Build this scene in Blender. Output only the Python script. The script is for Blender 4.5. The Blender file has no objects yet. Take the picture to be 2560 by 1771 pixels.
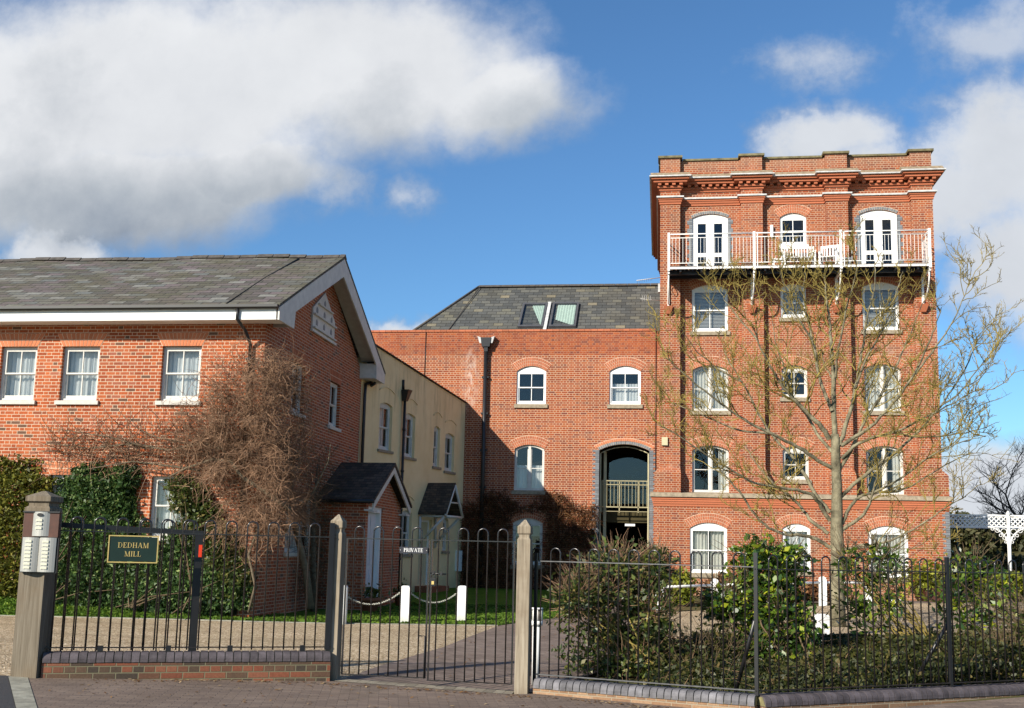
import bpy, math, random
import numpy as np
from mathutils import Vector, Matrix
random.seed(7); rng = np.random.default_rng(11)
S = bpy.context.scene; COL = S.collection
rad = math.radians

# ---------------------------------------------------------------- camera
F = 2700.0; PX, PY = 1280.0, 985.0            # focal length and principal point, pixels of a 2560 wide frame
PITCH = math.atan(389/F); ROLL = 0.0225; YAW = rad(7.95)
CAM = Vector((0, 0, 1.6))
fw = Vector((-math.sin(YAW)*math.cos(PITCH), math.cos(YAW)*math.cos(PITCH), math.sin(PITCH)))
rt0 = Vector((math.cos(YAW), math.sin(YAW), 0)); up0 = rt0.cross(fw)
rt = rt0*math.cos(ROLL) + up0*math.sin(ROLL); up = -rt0*math.sin(ROLL) + up0*math.cos(ROLL)
cd = bpy.data.cameras.new('camera'); cam = bpy.data.objects.new('camera', cd); COL.objects.link(cam)
m = Matrix((rt, up, -fw)).transposed().to_4x4(); m.translation = CAM; cam.matrix_world = m
cd.sensor_width = 36; cd.lens = F/2560*36; cd.shift_y = (PY-885.5)/2560
cd.clip_start = .1; cd.clip_end = 3000
S.camera = cam
S.render.resolution_x = 1024; S.render.resolution_y = 708
S.view_settings.view_transform = 'Standard'; S.view_settings.look = 'None'
S.view_settings.exposure = 0.58; S.view_settings.gamma = 1

# ---------------------------------------------------------------- node helper
class X:
    nt = None
    def __init__(s, v): s.v = v.v if isinstance(v, X) else v
    @staticmethod
    def op(o, *a, clamp=False):
        n = X.nt.nodes.new('ShaderNodeMath'); n.operation = o; n.use_clamp = clamp
        for i, q in enumerate(a):
            q = q.v if isinstance(q, X) else q
            if isinstance(q, (int, float)): n.inputs[i].default_value = q
            else: X.nt.links.new(q, n.inputs[i])
        return X(n.outputs[0])
    def __add__(s, o): return X.op('ADD', s, o)
    __radd__ = __add__
    def __sub__(s, o): return X.op('SUBTRACT', s, o)
    def __rsub__(s, o): return X.op('SUBTRACT', o, s)
    def __mul__(s, o): return X.op('MULTIPLY', s, o)
    __rmul__ = __mul__
    def __truediv__(s, o): return X.op('DIVIDE', s, o)
    def __lt__(s, o): return X.op('LESS_THAN', s, o)
    def __gt__(s, o): return X.op('GREATER_THAN', s, o)
def floor_(a): return X.op('FLOOR', a)
def abs_(a): return X.op('ABSOLUTE', a)
def min_(a, b): return X.op('MINIMUM', a, b)
def max_(a, b): return X.op('MAXIMUM', a, b)
def cl(a): return X.op('ADD', a, 0.0, clamp=True)
def sstep(a, b, x):
    n = X.nt.nodes.new('ShaderNodeMapRange'); n.interpolation_type = 'SMOOTHSTEP'
    X.nt.links.new(x.v, n.inputs[0]); n.inputs[1].default_value = a; n.inputs[2].default_value = b
    return X(n.outputs[0])
def vec(x, y, z):
    n = X.nt.nodes.new('ShaderNodeCombineXYZ')
    for i, q in enumerate((x, y, z)):
        q = q.v if isinstance(q, X) else q
        if isinstance(q, (int, float)): n.inputs[i].default_value = q
        else: X.nt.links.new(q, n.inputs[i])
    return n.outputs[0]
def noise(v, scale, detail=3, rough=.5, color=False, dist=0):
    n = X.nt.nodes.new('ShaderNodeTexNoise'); X.nt.links.new(v, n.inputs['Vector'])
    n.inputs['Scale'].default_value = scale; n.inputs['Detail'].default_value = detail
    n.inputs['Roughness'].default_value = rough; n.inputs['Distortion'].default_value = dist
    return n.outputs[1] if color else X(n.outputs[0])
def white(v):
    n = X.nt.nodes.new('ShaderNodeTexWhiteNoise'); n.noise_dimensions = '3D'; X.nt.links.new(v, n.inputs['Vector'])
    return X(n.outputs[0])
def mixc(f, a, b, mode='MIX'):
    n = X.nt.nodes.new('ShaderNodeMix'); n.data_type = 'RGBA'; n.blend_type = mode; n.clamp_factor = True
    for i, q in ((0, f), (6, a), (7, b)):
        q = q.v if isinstance(q, X) else q
        if isinstance(q, (int, float)): n.inputs[i].default_value = q
        elif isinstance(q, tuple): n.inputs[i].default_value = (*q[:3], 1)
        else: X.nt.links.new(q, n.inputs[i])
    return n.outputs[2]
def ramp(f, stops, const=False):
    n = X.nt.nodes.new('ShaderNodeValToRGB'); X.nt.links.new(f.v, n.inputs[0])
    if const: n.color_ramp.interpolation = 'CONSTANT'
    e = n.color_ramp.elements
    while len(e) < len(stops): e.new(.5)
    for k, (p, c) in enumerate(stops): e[k].position = p; e[k].color = (*c, 1)
    return n.outputs[0]
def geo():
    g = X.nt.nodes.new('ShaderNodeNewGeometry')
    s = X.nt.nodes.new('ShaderNodeSeparateXYZ'); X.nt.links.new(g.outputs['Position'], s.inputs[0])
    t = X.nt.nodes.new('ShaderNodeSeparateXYZ'); X.nt.links.new(g.outputs['True Normal'], t.inputs[0])
    return g, [X(o) for o in s.outputs], [X(o) for o in t.outputs]
def ocoord():
    n = X.nt.nodes.new('ShaderNodeTexCoord'); return n.outputs['Object']
def newmat(name):
    mt = bpy.data.materials.new(name); mt.use_nodes = True; X.nt = mt.node_tree
    b = mt.node_tree.nodes['Principled BSDF']; return mt, b
def bump(b, h, dist=.01, strength=.5):
    n = X.nt.nodes.new('ShaderNodeBump'); n.inputs['Distance'].default_value = dist; n.inputs['Strength'].default_value = strength
    X.nt.links.new(h.v, n.inputs['Height']); X.nt.links.new(n.outputs[0], b.inputs['Normal'])
def setc(b, c, rough=.8, spec=.3):
    if isinstance(c, tuple): b.inputs['Base Color'].default_value = (*c[:3], 1)
    else: X.nt.links.new(c, b.inputs['Base Color'])
    b.inputs['Roughness'].default_value = rough; b.inputs['Specular IOR Level'].default_value = spec

# ---------------------------------------------------------------- sky and sun
SX, SY, SZ = -.745, -1.0, .66
sun_el = math.atan2(SZ, math.hypot(SX, SY)); sun_az = math.atan2(SX, SY)   # azimuth from +Y towards +X
W = bpy.data.worlds.new('World'); S.world = W; W.use_nodes = True; X.nt = W.node_tree
for n in list(X.nt.nodes): X.nt.nodes.remove(n)
sky = X.nt.nodes.new('ShaderNodeTexSky'); sky.sky_type = 'NISHITA'; sky.sun_disc = False
sky.sun_elevation = sun_el; sky.sun_rotation = sun_az; sky.altitude = 0; sky.air_density = 1.0; sky.dust_density = .35; sky.ozone_density = 2.2
tc = X.nt.nodes.new('ShaderNodeTexCoord'); sp = X.nt.nodes.new('ShaderNodeSeparateXYZ')
X.nt.links.new(tc.outputs['Generated'], sp.inputs[0])
dx, dy, dz = [X(o) for o in sp.outputs]
ay = max_(abs_(dy), .08)
gu = dx/ay; gv = dz/ay                              # gnomonic coordinates of the sky direction
gvec = vec(gu, gv, (dy > 0.0)*3.0)
wn = X.nt.nodes.new('ShaderNodeSeparateXYZ'); X.nt.links.new(noise(gvec, 5.0, 6, .58, color=True), wn.inputs[0])
wx, wy = X(wn.outputs[0])-.5, X(wn.outputs[1])-.5
wn2 = X.nt.nodes.new('ShaderNodeSeparateXYZ'); X.nt.links.new(noise(gvec, 17.0, 5, .6, color=True), wn2.inputs[0])
cu = gu + wx*.15 + (X(wn2.outputs[0])-.5)*.035; cv = gv + wy*.10 + (X(wn2.outputs[1])-.5)*.03
def ray(px, py):
    return fw + rt*((px-PX)/F) - up*((py-PY)/F)
def at(px, py, Y):
    d = ray(px, py); return CAM + d*(Y/d.y)
def guv(dxp, dyp):                                  # photograph (2307 px wide view) -> sky direction
    d = ray(dxp*1.10967, dyp*1.10967); return d.x/d.y, d.z/d.y
def blob(x, y, rx, ry, rot=0):
    a, b = guv(x, y); k = 1.10967/F
    u = (cu-a)/(rx*k*1.02); v = (cv-b)/(ry*k)
    if rot:
        c, s = math.cos(rot), math.sin(rot); p = u; u = p*c + v*s; v = v*c - p*s
    return 1.0 - X.op('SQRT', u*u + v*v)
dens = blob(330, 200, 860, 320, .05)
for a in ((760, 170, 520, 250, 0), (1130, 230, 230, 150, .2), (230, 440, 600, 175, .08), (-100, 330, 520, 260, 0), (560, 400, 300, 110, -.2)):
    dens = max_(dens, blob(*a))
small = blob(140, 570, 240, 75)
for a in ((2270, 340, 250, 230, .3), (2320, 580, 190, 220, 0), (1880, 310, 180, 90, .1), (2050, 430, 330, 150, 0), (920, 745, 100, 45, .4), (2240, 1120, 280, 130, 0)):
    small = max_(small, blob(*a))
wisp = blob(1860, 130, 220, 120, .4)
for a in ((2200, 110, 330, 120, .3), (895, 430, 130, 100, .3), (740, 420, 210, 110, .2), (2120, 230, 200, 70, .6)):
    wisp = max_(wisp, blob(*a))
fb = noise(gvec, 7.0, 10, .64)
big_m = sstep(-.16, .52, dens + (fb-.5)*.85)
sml_m = sstep(-.18, .62, small + (fb-.5)*1.9)
wsp_m = sstep(.0, 1.15, wisp + (fb-.5)*3.2)*.75
back = sstep(.53, .72, noise(gvec, 1.6, 7, .6))*(dy < .0)      # broken cloud behind the viewer
mask = cl(max_(max_(max_(big_m, sml_m), wsp_m), back))
# shading of the cloud: sunlit upper side, greyer base
va = guv(300, 560)[1]; vb = guv(300, 200)[1]
grad = sstep(va+.01, vb+.05, gv + (noise(gvec, 3.5, 4, .55)-.5)*.16 - gu*.16 - .02)
core = sstep(.1, .75, dens)
lit = cl(grad*1.0 + (1.0-core)*.22 + (noise(gvec, 4.5, 8, .62)-.5)*1.15)
ccol = ramp(lit, [(0, (2.6, 3.2, 4.3)), (.3, (3.6, 4.2, 5.1)), (.6, (5.8, 6.3, 6.9)), (1, (9.6, 9.8, 10.1))])
cmn = noise(gvec, 6.0, 6, .6)
ccol = mixc(cl(max_(sml_m, wsp_m)*1.5 - big_m), ccol, (8.4, 8.8, 9.4)); ccol = mixc(back, ccol, (5.2, 5.5, 5.8))
ccol = mixc(1.0, ccol, ramp(cmn, [(.25, (.86, .87, .89)), (.7, (1.04, 1.04, 1.04))]), 'MULTIPLY')
skyc = mixc(1.0, sky.outputs[0], (.93, 1.40, 1.76), 'MULTIPLY')
final = mixc(mask, skyc, ccol)
bg = X.nt.nodes.new('ShaderNodeBackground'); bg.inputs['Strength'].default_value = .057
out = X.nt.nodes.new('ShaderNodeOutputWorld')
X.nt.links.new(final, bg.inputs[0]); X.nt.links.new(bg.outputs[0], out.inputs[0])

sd = bpy.data.lights.new('sun', 'SUN'); sd.energy = 5.0; sd.angle = rad(.53); sd.color = (1, .92, .79)
so = bpy.data.objects.new('sun', sd); COL.objects.link(so)
so.rotation_euler = Vector((SX, SY, SZ)).to_track_quat('Z', 'Y').to_euler(); so.location = (-20, -30, 40)

# ---------------------------------------------------------------- materials
def brick_mat(name, bond, stops, mortar, course=.075, joint=.0062, stain=0, clean_above=None, bright=1.0):
    mt, b = newmat(name); g, P, N = geo()
    ny = abs_(N[1]) > .7
    u = P[0]*ny + P[1]*(1.0-ny) + 50.0; v = P[2] + 2.0
    row = floor_(v/course); fv = v - row*course; par = row - floor_(row/2)*2
    if bond == 'flemish':
        uu = u/.3375 + par*.5; k = floor_(uu); t = (uu-k)*.3375
        ish = t > .225; du = min_(min_(t, abs_(t-.225)), .3375-t); kid = k*2 + ish
    else:
        w = .1125 + par*.1125; uu = u/w + par*.25; k = floor_(uu); t = (uu-k)*w; du = min_(t, w-t); kid = k
    dv = min_(fv, course-fv); jd = min_(du, dv) + (noise(g.outputs['Position'], 38, 2)-.5)*.004
    mo = 1.0 - sstep(joint-.0022, joint+.0018, jd)
    rnd = white(vec(kid, row, 3.0))
    c = ramp(rnd, stops)
    c = mixc(1.0, c, (.88, .86, .86), 'MULTIPLY'); big = noise(g.outputs['Position'], .55, 4, .6); fine = noise(g.outputs['Position'], 45, 3, .6)
    c = mixc(1.0, c, ramp(big, [(.3, (.74, .72, .74)), (.7, (1.12, 1.17, 1.20))]), 'MULTIPLY')
    strk = noise(vec(P[0]*3.0, P[1]*3.0, P[2]*.35), 1.0, 5, .65)
    c = mixc(sstep(.56, .74, strk)*.35, c, (.17, .085, .05))
    c = mixc(1.0, c, ramp(fine, [(.3, (.82, .82, .82)), (.7, (1.14, 1.14, 1.14))]), 'MULTIPLY')
    if stain == 1:   # white salts beside the old rainwater pipe, grime below the copings
        s = sstep(.42, 0.0, abs_(P[0]+6.75))*sstep(6.2, 7.0, P[2])*sstep(9.0, 8.0, P[2])*sstep(.42, .66, noise(vec(P[0]*2.2, 0.0, P[2]*.9), 3.2, 5, .7))
        c = mixc(s*.75, c, (.62, .52, .46))
        s2 = sstep(.52, .72, noise(vec(P[0], 0.0, P[2]*.6), 1.5, 5, .65))*sstep(-6.4, -8.0, P[0])
        c = mixc(s2*.55, c, (.24, .13, .075))
    if stain == 2:
        s = sstep(.50, .70, noise(vec(P[0]*1.0, P[1], P[2]*.8), .9, 6, .65))
        c = mixc(s*.5, c, (.20, .105, .065))
        c = mixc(sstep(14.85, 15.3, P[2])*.45, c, (.26, .15, .10)); c = mixc(sstep(1.1, .2, P[2])*.5, c, (.30, .19, .12))
        c = mixc(sstep(.62, .70, noise(g.outputs['Position'], 1.1, 5, .7))*.25, c, (.5, .40, .34))
    if stain == 3:
        s = sstep(.5, .75, noise(g.outputs['Position'], .8, 5, .6))
        c = mixc(s*.3, c, (.26, .12, .10))
    mcol = mixc(noise(g.outputs['Position'], 3, 3), tuple(q*.82 for q in mortar), mortar)
    if clean_above:
        mcol = mixc(sstep(clean_above, clean_above+.06, P[2])*.62, mcol, c)
    c = mixc(mo, c, mcol)
    setc(b, c, .88, .25); bump(b, 1.0-mo + fine*.25, .006, .6)
    return mt
RED1 = [(0, (.15, .080, .05)), (.05, (.19, .09, .055)), (.08, (.34, .078, .028)), (.5, (.44, .100, .030)), (.8, (.50, .130, .040)), (1, (.39, .125, .068))]
RED2 = [(0, (.20, .060, .040)), (.12, (.27, .068, .033)), (.5, (.36, .085, .031)), (.85, (.40, .108, .035)), (1, (.31, .10, .052))]
M = {}
M['brick_house'] = brick_mat('house_brick', 'flemish', RED1, (.62, .47, .34), stain=3)
M['brick_wing'] = brick_mat('wing_brick', 'english', RED2, (.58, .40, .27), stain=1, clean_above=8.42, joint=.0068)
M['brick_tower'] = brick_mat('tower_brick', 'english', RED2, (.54, .38, .26), stain=2, joint=.0064)
M['brick_low'] = brick_mat('low_wall_brick', 'english', [(0, (.07, .055, .04)), (.4, (.125, .08, .05)), (.62, (.23, .075, .04)), (1, (.27, .11, .06))], (.17, .155, .095), stain=3, joint=.006)
M['brick_buff'] = brick_mat('low_wall_buff_brick', 'english', [(0, (.22, .13, .08)), (.5, (.33, .19, .10)), (1, (.38, .24, .14))], (.33, .27, .19), joint=.006)

def plain(name, col, rough=.8, spec=.3, var=.15, scale=6, bmp=0, bscale=40, metal=0, island=0):
    mt, b = newmat(name); g, P, N = geo(); pos = ocoord()
    f = noise(pos, scale, 5, .6)
    c = ramp(f, [(.28, tuple(q*(1-var) for q in col)), (.72, tuple(min(1, q*(1+var)) for q in col))])
    if island:
        n = X.nt.nodes.new('ShaderNodeMapRange'); X.nt.links.new(g.outputs['Random Per Island'], n.inputs[0])
        n.inputs[3].default_value = 1-island; n.inputs[4].default_value = 1+island
        cc = X.nt.nodes.new('ShaderNodeCombineColor')
        for i in range(3): X.nt.links.new(n.outputs[0], cc.inputs[i])
        c = mixc(1.0, c, cc.outputs[0], 'MULTIPLY')
    setc(b, c, rough, spec); b.inputs['Metallic'].default_value = metal
    if bmp: bump(b, noise(pos, bscale, 4, .6), bmp, .7)
    return mt
M['white'] = plain('white_paint', (.80, .80, .78), .45, .4, .05, 3)
M['offwhite'] = plain('offwhite_paint', (.60, .585, .54), .6, .3, .12, 5)
M['cream'] = plain('cream_paint', (.52, .47, .30), .6, .3, .1)
M['dullcream'] = plain('dull_cream_paint', (.34, .30, .18), .6, .3, .1)
M['holegrey'] = plain('hole_shade_grey', (.26, .26, .26), .8, .2, .1)  # offwhite darkened to grey, the shade inside the dove holes as colour
M['palegreen'] = plain('pale_green_curtain', (.40, .50, .44), .8, .2, .1)
M['sill'] = plain('weathered_stone', (.30, .25, .18), .9, .2, .35, 9, .004)
M['whitesill'] = plain('painted_sill', (.52, .50, .45), .7, .3, .15, 8)
M['lead'] = plain('lead_sheet', (.50, .50, .49), .6, .4, .25, 7)
M['coping'] = plain('mossy_coping', (.17, .15, .085), .95, .2, .5, 4, .006)
M['weathering'] = plain('lichened_mortar', (.27, .21, .14), .95, .2, .45, 9, .01, 25)
M['black'] = plain('black_paint', (.012, .012, .013), .38, .5, .2, 4)
M['iron'] = plain('black_ironwork', (.016, .014, .014), .24, .7, .5, 8)
M['greyrail'] = plain('worn_grey_rail', (.085, .085, .085), .5, .5, .4, 20)
M['voussoir'] = plain('gauged_brick', (.40, .13, .065), .88, .25, .12, 30, .003, 60, island=.16)
M['voussoir_or'] = plain('orange_gauged_brick', (.50, .17, .08), .88, .25, .10, 30, .003, 60, island=.10)
M['mortar'] = plain('lime_mortar', (.62, .47, .34), .95, .2, .12, 12)
M['blue'] = plain('blue_brick', (.16, .175, .19), .7, .35, .2, 14, .003, 60, island=.22)
M['bullnose'] = plain('bullnose_blue_brick', (.085, .072, .078), .75, .3, .4, 9, .004, 50, island=.25)
M['bullnose_light'] = plain('pale_bullnose_brick', (.135, .13, .138), .7, .3, .4, 9, .004, 50, island=.25)
M['bedmortar'] = plain('mossy_mortar', (.20, .18, .09), .95, .2, .4, 16)
M['dark'] = plain('dark_interior', (.02, .018, .015), .9, .1, .2)  # near-black: the gloom of unlit interiors is put into the colour
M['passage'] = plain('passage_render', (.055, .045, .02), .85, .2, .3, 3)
M['door'] = plain('painted_door', (.62, .63, .66), .5, .4, .05)
M['brown'] = plain('brown_board', (.065, .022, .012), .6, .4, .3, 12)
M['steel'] = plain('brushed_steel', (.42, .41, .37), .42, .5, .08, 3, metal=.35)
M['button'] = plain('button_label', (.55, .54, .42), .5, .4, .05)
M['gold'] = plain('gold_leaf', (.62, .46, .16), .4, .6, .12, 20, metal=.3)
M['signgreen'] = plain('sign_green', (.006, .022, .014), .45, .5, .2)
M['signblack'] = plain('sign_black', (.008, .008, .016), .4, .5, .2)
M['red'] = plain('red_reflector', (.75, .05, .012), .4, .5, .1)
M['terracotta'] = plain('terracotta', (.26, .095, .05), .85, .2, .2, 9)
M['chainwhite'] = plain('white_chain', (.55, .54, .46), .6, .3, .2, 30)
M['glassfit'] = plain('lamp_lens', (.30, .27, .22), .2, .6, .2, 6)
M['kerb'] = plain('kerb_stone', (.26, .25, .20), .9, .2, .4, 5, .006, 30)
M['soil'] = plain('bed_soil', (.045, .032, .02), .95, .1, .4, 8, .03, 20)
M['curtain'] = plain('curtain_cloth', (.78, .76, .68), .9, .1, .06, 5)
M['net'] = plain('net_curtain', (.74, .76, .75), .9, .1, .06, 5)
M['blindgrey'] = plain('venetian_blind', (.62, .62, .60), .6, .3, .05)
M['greenblind'] = plain('green_blind', (.20, .27, .24), .8, .2, .05)
M['skyframe'] = plain('rooflight_frame', (.075, .075, .08), .5, .5, .2)
M['ridge'] = plain('ridge_tile', (.085, .075, .065), .85, .3, .4, 8)
M['decking'] = plain('grey_decking', (.11, .09, .08), .8, .2, .3, 10)

mt, b = newmat('weathered_white_post'); oc = ocoord(); s_ = X.nt.nodes.new('ShaderNodeSeparateXYZ'); X.nt.links.new(oc, s_.inputs[0])
c = mixc(sstep(.26, .0, X(s_.outputs[2]) + (noise(oc, 9, 4, .6)-.5)*.3)*.55, (.78, .78, .76), (.30, .31, .20))
c = mixc(sstep(.58, .72, noise(oc, 14, 4, .7))*.25, c, (.5, .49, .42)); setc(b, c, .6, .3); M['bollard'] = mt
mt, b = newmat('yellow_render'); g, P, N = geo()
f = noise(g.outputs['Position'], 1.2, 6, .65); f2 = noise(vec(P[0]*4, P[1]*4, P[2]*.6), 1.0, 5, .6)
c = ramp(f, [(.3, (.76, .58, .31)), (.7, (.85, .69, .41))])
c = mixc(sstep(.46, .72, f2)*sstep(4.2, 6.8, P[2])*.55, c, (.36, .28, .16)); c = mixc(sstep(1.0, .2, P[2])*.4, c, (.33, .30, .16))
setc(b, c, .9, .2); bump(b, noise(g.outputs['Position'], 60, 3), .004, .4); M['render'] = mt

def slate_mat(name, stops, w, h, pitch, moss=(.075, .07, .045), mossf=.6):
    mt, b = newmat(name); g, P, N = geo()
    ny = abs_(N[1]) > abs_(N[0])
    u = P[0]*ny + P[1]*(1.0-ny) + 40.0 + P[2]*.0; v = P[2]/math.sin(pitch)
    row = floor_(v/h); fv = v/h - row; par = row - floor_(row/2)*2
    uu = u/w + par*.5 + white(vec(row, 1.0, 2.0))*.12; k = floor_(uu); fu = uu-k
    r = white(vec(k, row, 5.0)); r2 = white(vec(k, row, 9.0))
    c = ramp(r, stops)
    ed = max_(1.0-sstep(.02, .22, fv), 1.0 - sstep(.0, .05, min_(fu, 1.0-fu)))
    ms = noise(g.outputs['Position'], .9, 5, .62)
    c = mixc(sstep(.42, .68, ms)*mossf, c, moss)
    c = mixc(1.0, c, ramp(noise(g.outputs['Position'], 22, 4, .6), [(.3, (.78, .78, .78)), (.7, (1.2, 1.2, 1.2))]), 'MULTIPLY')
    c = mixc(sstep(.74, .78, noise(g.outputs['Position'], 3.1, 5, .7)), c, (.30, .24, .10))
    c = mixc(ed*.85, c, (.012, .011, .009))
    setc(b, c, .8, .25); bump(b, fv*-1.0 + r2*.35, .012, .8); return mt
M['slate'] = slate_mat('house_slate', [(0, (.14, .145, .135)), (.2, (.08, .072, .058)), (.45, (.15, .12, .12)), (.65, (.085, .08, .056)), (.85, (.15, .14, .115)), (1, (.21, .205, .185))], .42, .23, rad(27.6), (.10, .09, .055), .7)
M['slate2'] = slate_mat('wing_slate', [(0, (.06, .063, .062)), (.4, (.085, .088, .085)), (.8, (.11, .11, .10)), (.95, (.14, .135, .105)), (1, (.22, .19, .13))], .36, .24, rad(38), (.085, .075, .05), .35)
M['tile'] = slate_mat('plain_tile', [(0, (.05, .04, .032)), (.5, (.085, .062, .048)), (1, (.13, .095, .065))], .17, .11, rad(45), (.03, .032, .018), .5)
M['redtile'] = slate_mat('dark_red_tile', [(0, (.05, .03, .022)), (.5, (.09, .045, .03)), (1, (.11, .06, .04))], .17, .11, rad(40), (.03, .032, .018), .5)

def glass(name, tint=(.55, .6, .62), refl=1.0):
    mt, b = newmat(name); nt = X.nt; nt.nodes.remove(b)
    tr = nt.nodes.new('ShaderNodeBsdfTransparent'); tr.inputs[0].default_value = (*tint, 1)
    gl = nt.nodes.new('ShaderNodeBsdfGlossy'); gl.inputs[0].default_value = (.9, .93, .95, 1); gl.inputs['Roughness'].default_value = .015
    n = X(nt.nodes.new('ShaderNodeFresnel').outputs[0]); n.v.node.inputs[0].default_value = 1.55
    bm = nt.nodes.new('ShaderNodeBump'); bm.inputs['Distance'].default_value = .02; bm.inputs['Strength'].default_value = .12
    nt.links.new(noise(ocoord(), 2.2, 2).v, bm.inputs['Height']); nt.links.new(bm.outputs[0], gl.inputs['Normal'])
    mx = nt.nodes.new('ShaderNodeMixShader'); o = nt.nodes['Material Output']
    nt.links.new(cl(n*refl + .07*refl).v, mx.inputs[0]); nt.links.new(tr.outputs[0], mx.inputs[1]); nt.links.new(gl.outputs[0], mx.inputs[2])
    nt.links.new(mx.outputs[0], o.inputs[0]); return mt
M['glass'] = glass('window_glass', (.90, .92, .92), .55)
M['glass_bright'] = glass('sky_mirroring_glass', (.75, .78, .8), 2.6)

mt, b = newmat('weathered_oak'); g, P, N = geo(); oc = ocoord()
s = X.nt.nodes.new('ShaderNodeSeparateXYZ'); X.nt.links.new(oc, s.inputs[0]); ox, oy, oz = [X(q) for q in s.outputs]
gr = noise(vec(ox*34, oy*34, oz*1.3), 1.0, 6, .65, dist=.6); bl = noise(oc, 2.5, 4, .6)
c = ramp(gr, [(.25, (.13, .105, .075)), (.5, (.27, .225, .165)), (.75, (.38, .33, .255))])
c = mixc(sstep(.45, .7, bl)*.5, c, (.17, .125, .08))
c = mixc(sstep(.60, .66, noise(vec(ox*60, oy*60, oz*.8), 1.0, 3, .5))*.6, c, (.07, .055, .04))
setc(b, c, .9, .2); bump(b, gr, .004, .8); M['oak'] = mt
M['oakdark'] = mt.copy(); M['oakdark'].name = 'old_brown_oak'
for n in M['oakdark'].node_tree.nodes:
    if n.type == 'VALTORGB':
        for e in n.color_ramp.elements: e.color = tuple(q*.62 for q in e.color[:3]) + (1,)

mt, b = newmat('gravel'); g, P, N = geo(); pos = g.outputs['Position']
vo = X.nt.nodes.new('ShaderNodeTexVoronoi'); X.nt.links.new(pos, vo.inputs['Vector']); vo.inputs['Scale'].default_value = 42
vs = X.nt.nodes.new('ShaderNodeSeparateXYZ'); X.nt.links.new(vo.outputs['Color'], vs.inputs[0])
c = ramp(X(vs.outputs[0]), [(0, (.16, .11, .06)), (.3, (.37, .27, .16)), (.7, (.54, .42, .27)), (1, (.74, .64, .49))])
c = mixc(1.0, c, ramp(noise(pos, .8, 6, .65), [(.3, (.80, .78, .74)), (.7, (1.1, 1.1, 1.1))]), 'MULTIPLY')
c = mixc(sstep(.62, .70, noise(pos, 12, 4, .7))*.55, c, (.15, .10, .055))
c = mixc(sstep(.50, .66, noise(vec(P[0]*.22, P[1]*1.5, 0.0), 1.0, 5, .6))*.38, c, (.20, .15, .09))
setc(b, c, .9, .2); bump(b, X(vo.outputs['Distance'])*-1.0 + X(vs.outputs[1])*.5, .02, .9); M['gravel'] = mt

def paver(name, stops, w, h, joint, diag=0):
    mt, b = newmat(name); g, P, N = geo(); pos = g.outputs['Position']
    ca, sa = math.cos(diag), math.sin(diag)
    u = P[0]*ca + P[1]*sa + 80.0; v = P[1]*ca - P[0]*sa + 40.0
    row = floor_(v/h); fv = (v-row*h); par = row - floor_(row/2)*2
    uu = u/w + par*.5; k = floor_(uu); fu = (uu-k)*w
    jd = min_(min_(fu, w-fu), min_(fv, h-fv)); mo = 1.0 - sstep(.003, .008, jd + (noise(pos, 30, 2)-.5)*.004)
    c = ramp(white(vec(k, row, 2.0)), stops)
    c = mixc(1.0, c, ramp(noise(pos, .9, 6, .65), [(.3, (.78, .76, .74)), (.7, (1.15, 1.15, 1.15))]), 'MULTIPLY')
    c = mixc(1.0, c, ramp(noise(pos, 70, 3, .6), [(.3, (.8, .8, .8)), (.7, (1.2, 1.2, 1.2))]), 'MULTIPLY')
    c = mixc(mo*.4, c, (.045, .038, .028))
    c = mixc(sstep(.52, .68, noise(vec(P[0]*1.3, P[1]*.25, 0.0), 1.0, 5, .6))*.35, c, (.07, .058, .045))
    c = mixc(sstep(.745, .76, noise(pos, 26, 3, .6)), c, (.34, .29, .22))
    setc(b, c, .85, .3); bump(b, 1.0-mo + noise(pos, 60, 3)*.3, .004, .7); return mt
M['pavers'] = paver('pavement_brick', [(0, (.15, .112, .090)), (.5, (.175, .13, .102)), (1, (.205, .155, .12))], .215, .075, .004, .25)
M['drive'] = paver('driveway_brick', [(0, (.15, .115, .095)), (.5, (.19, .145, .12)), (1, (.23, .18, .15))], .2, .1, .005, -.4)
M['setts'] = paver('threshold_setts', [(0, (.17, .15, .115)), (.5, (.24, .21, .16)), (1, (.30, .27, .21))], .215, .12, .008, 1.52)
mt, b = newmat('asphalt'); g, P, N = geo(); pos = g.outputs['Position']
c = ramp(noise(pos, 90, 3, .7), [(.3, (.03, .03, .032)), (.6, (.065, .064, .066)), (.8, (.14, .135, .13))])
setc(b, c, .9, .2); bump(b, noise(pos, 90, 3), .01, .6); M['asphalt'] = mt
mt, b = newmat('grass'); g, P, N = geo(); pos = g.outputs['Position']
c = ramp(noise(pos, 2.2, 6, .7), [(.3, (.055, .125, .010)), (.55, (.10, .20, .014)), (.75, (.15, .24, .03))])
c = mixc(1.0, c, ramp(noise(pos, 55, 3, .7), [(.3, (.55, .55, .5)), (.7, (1.35, 1.35, 1.3))]), 'MULTIPLY')
setc(b, c, .9, .15); bump(b, noise(pos, 60, 4, .7), .03, 1.0); M['grass'] = mt

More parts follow.
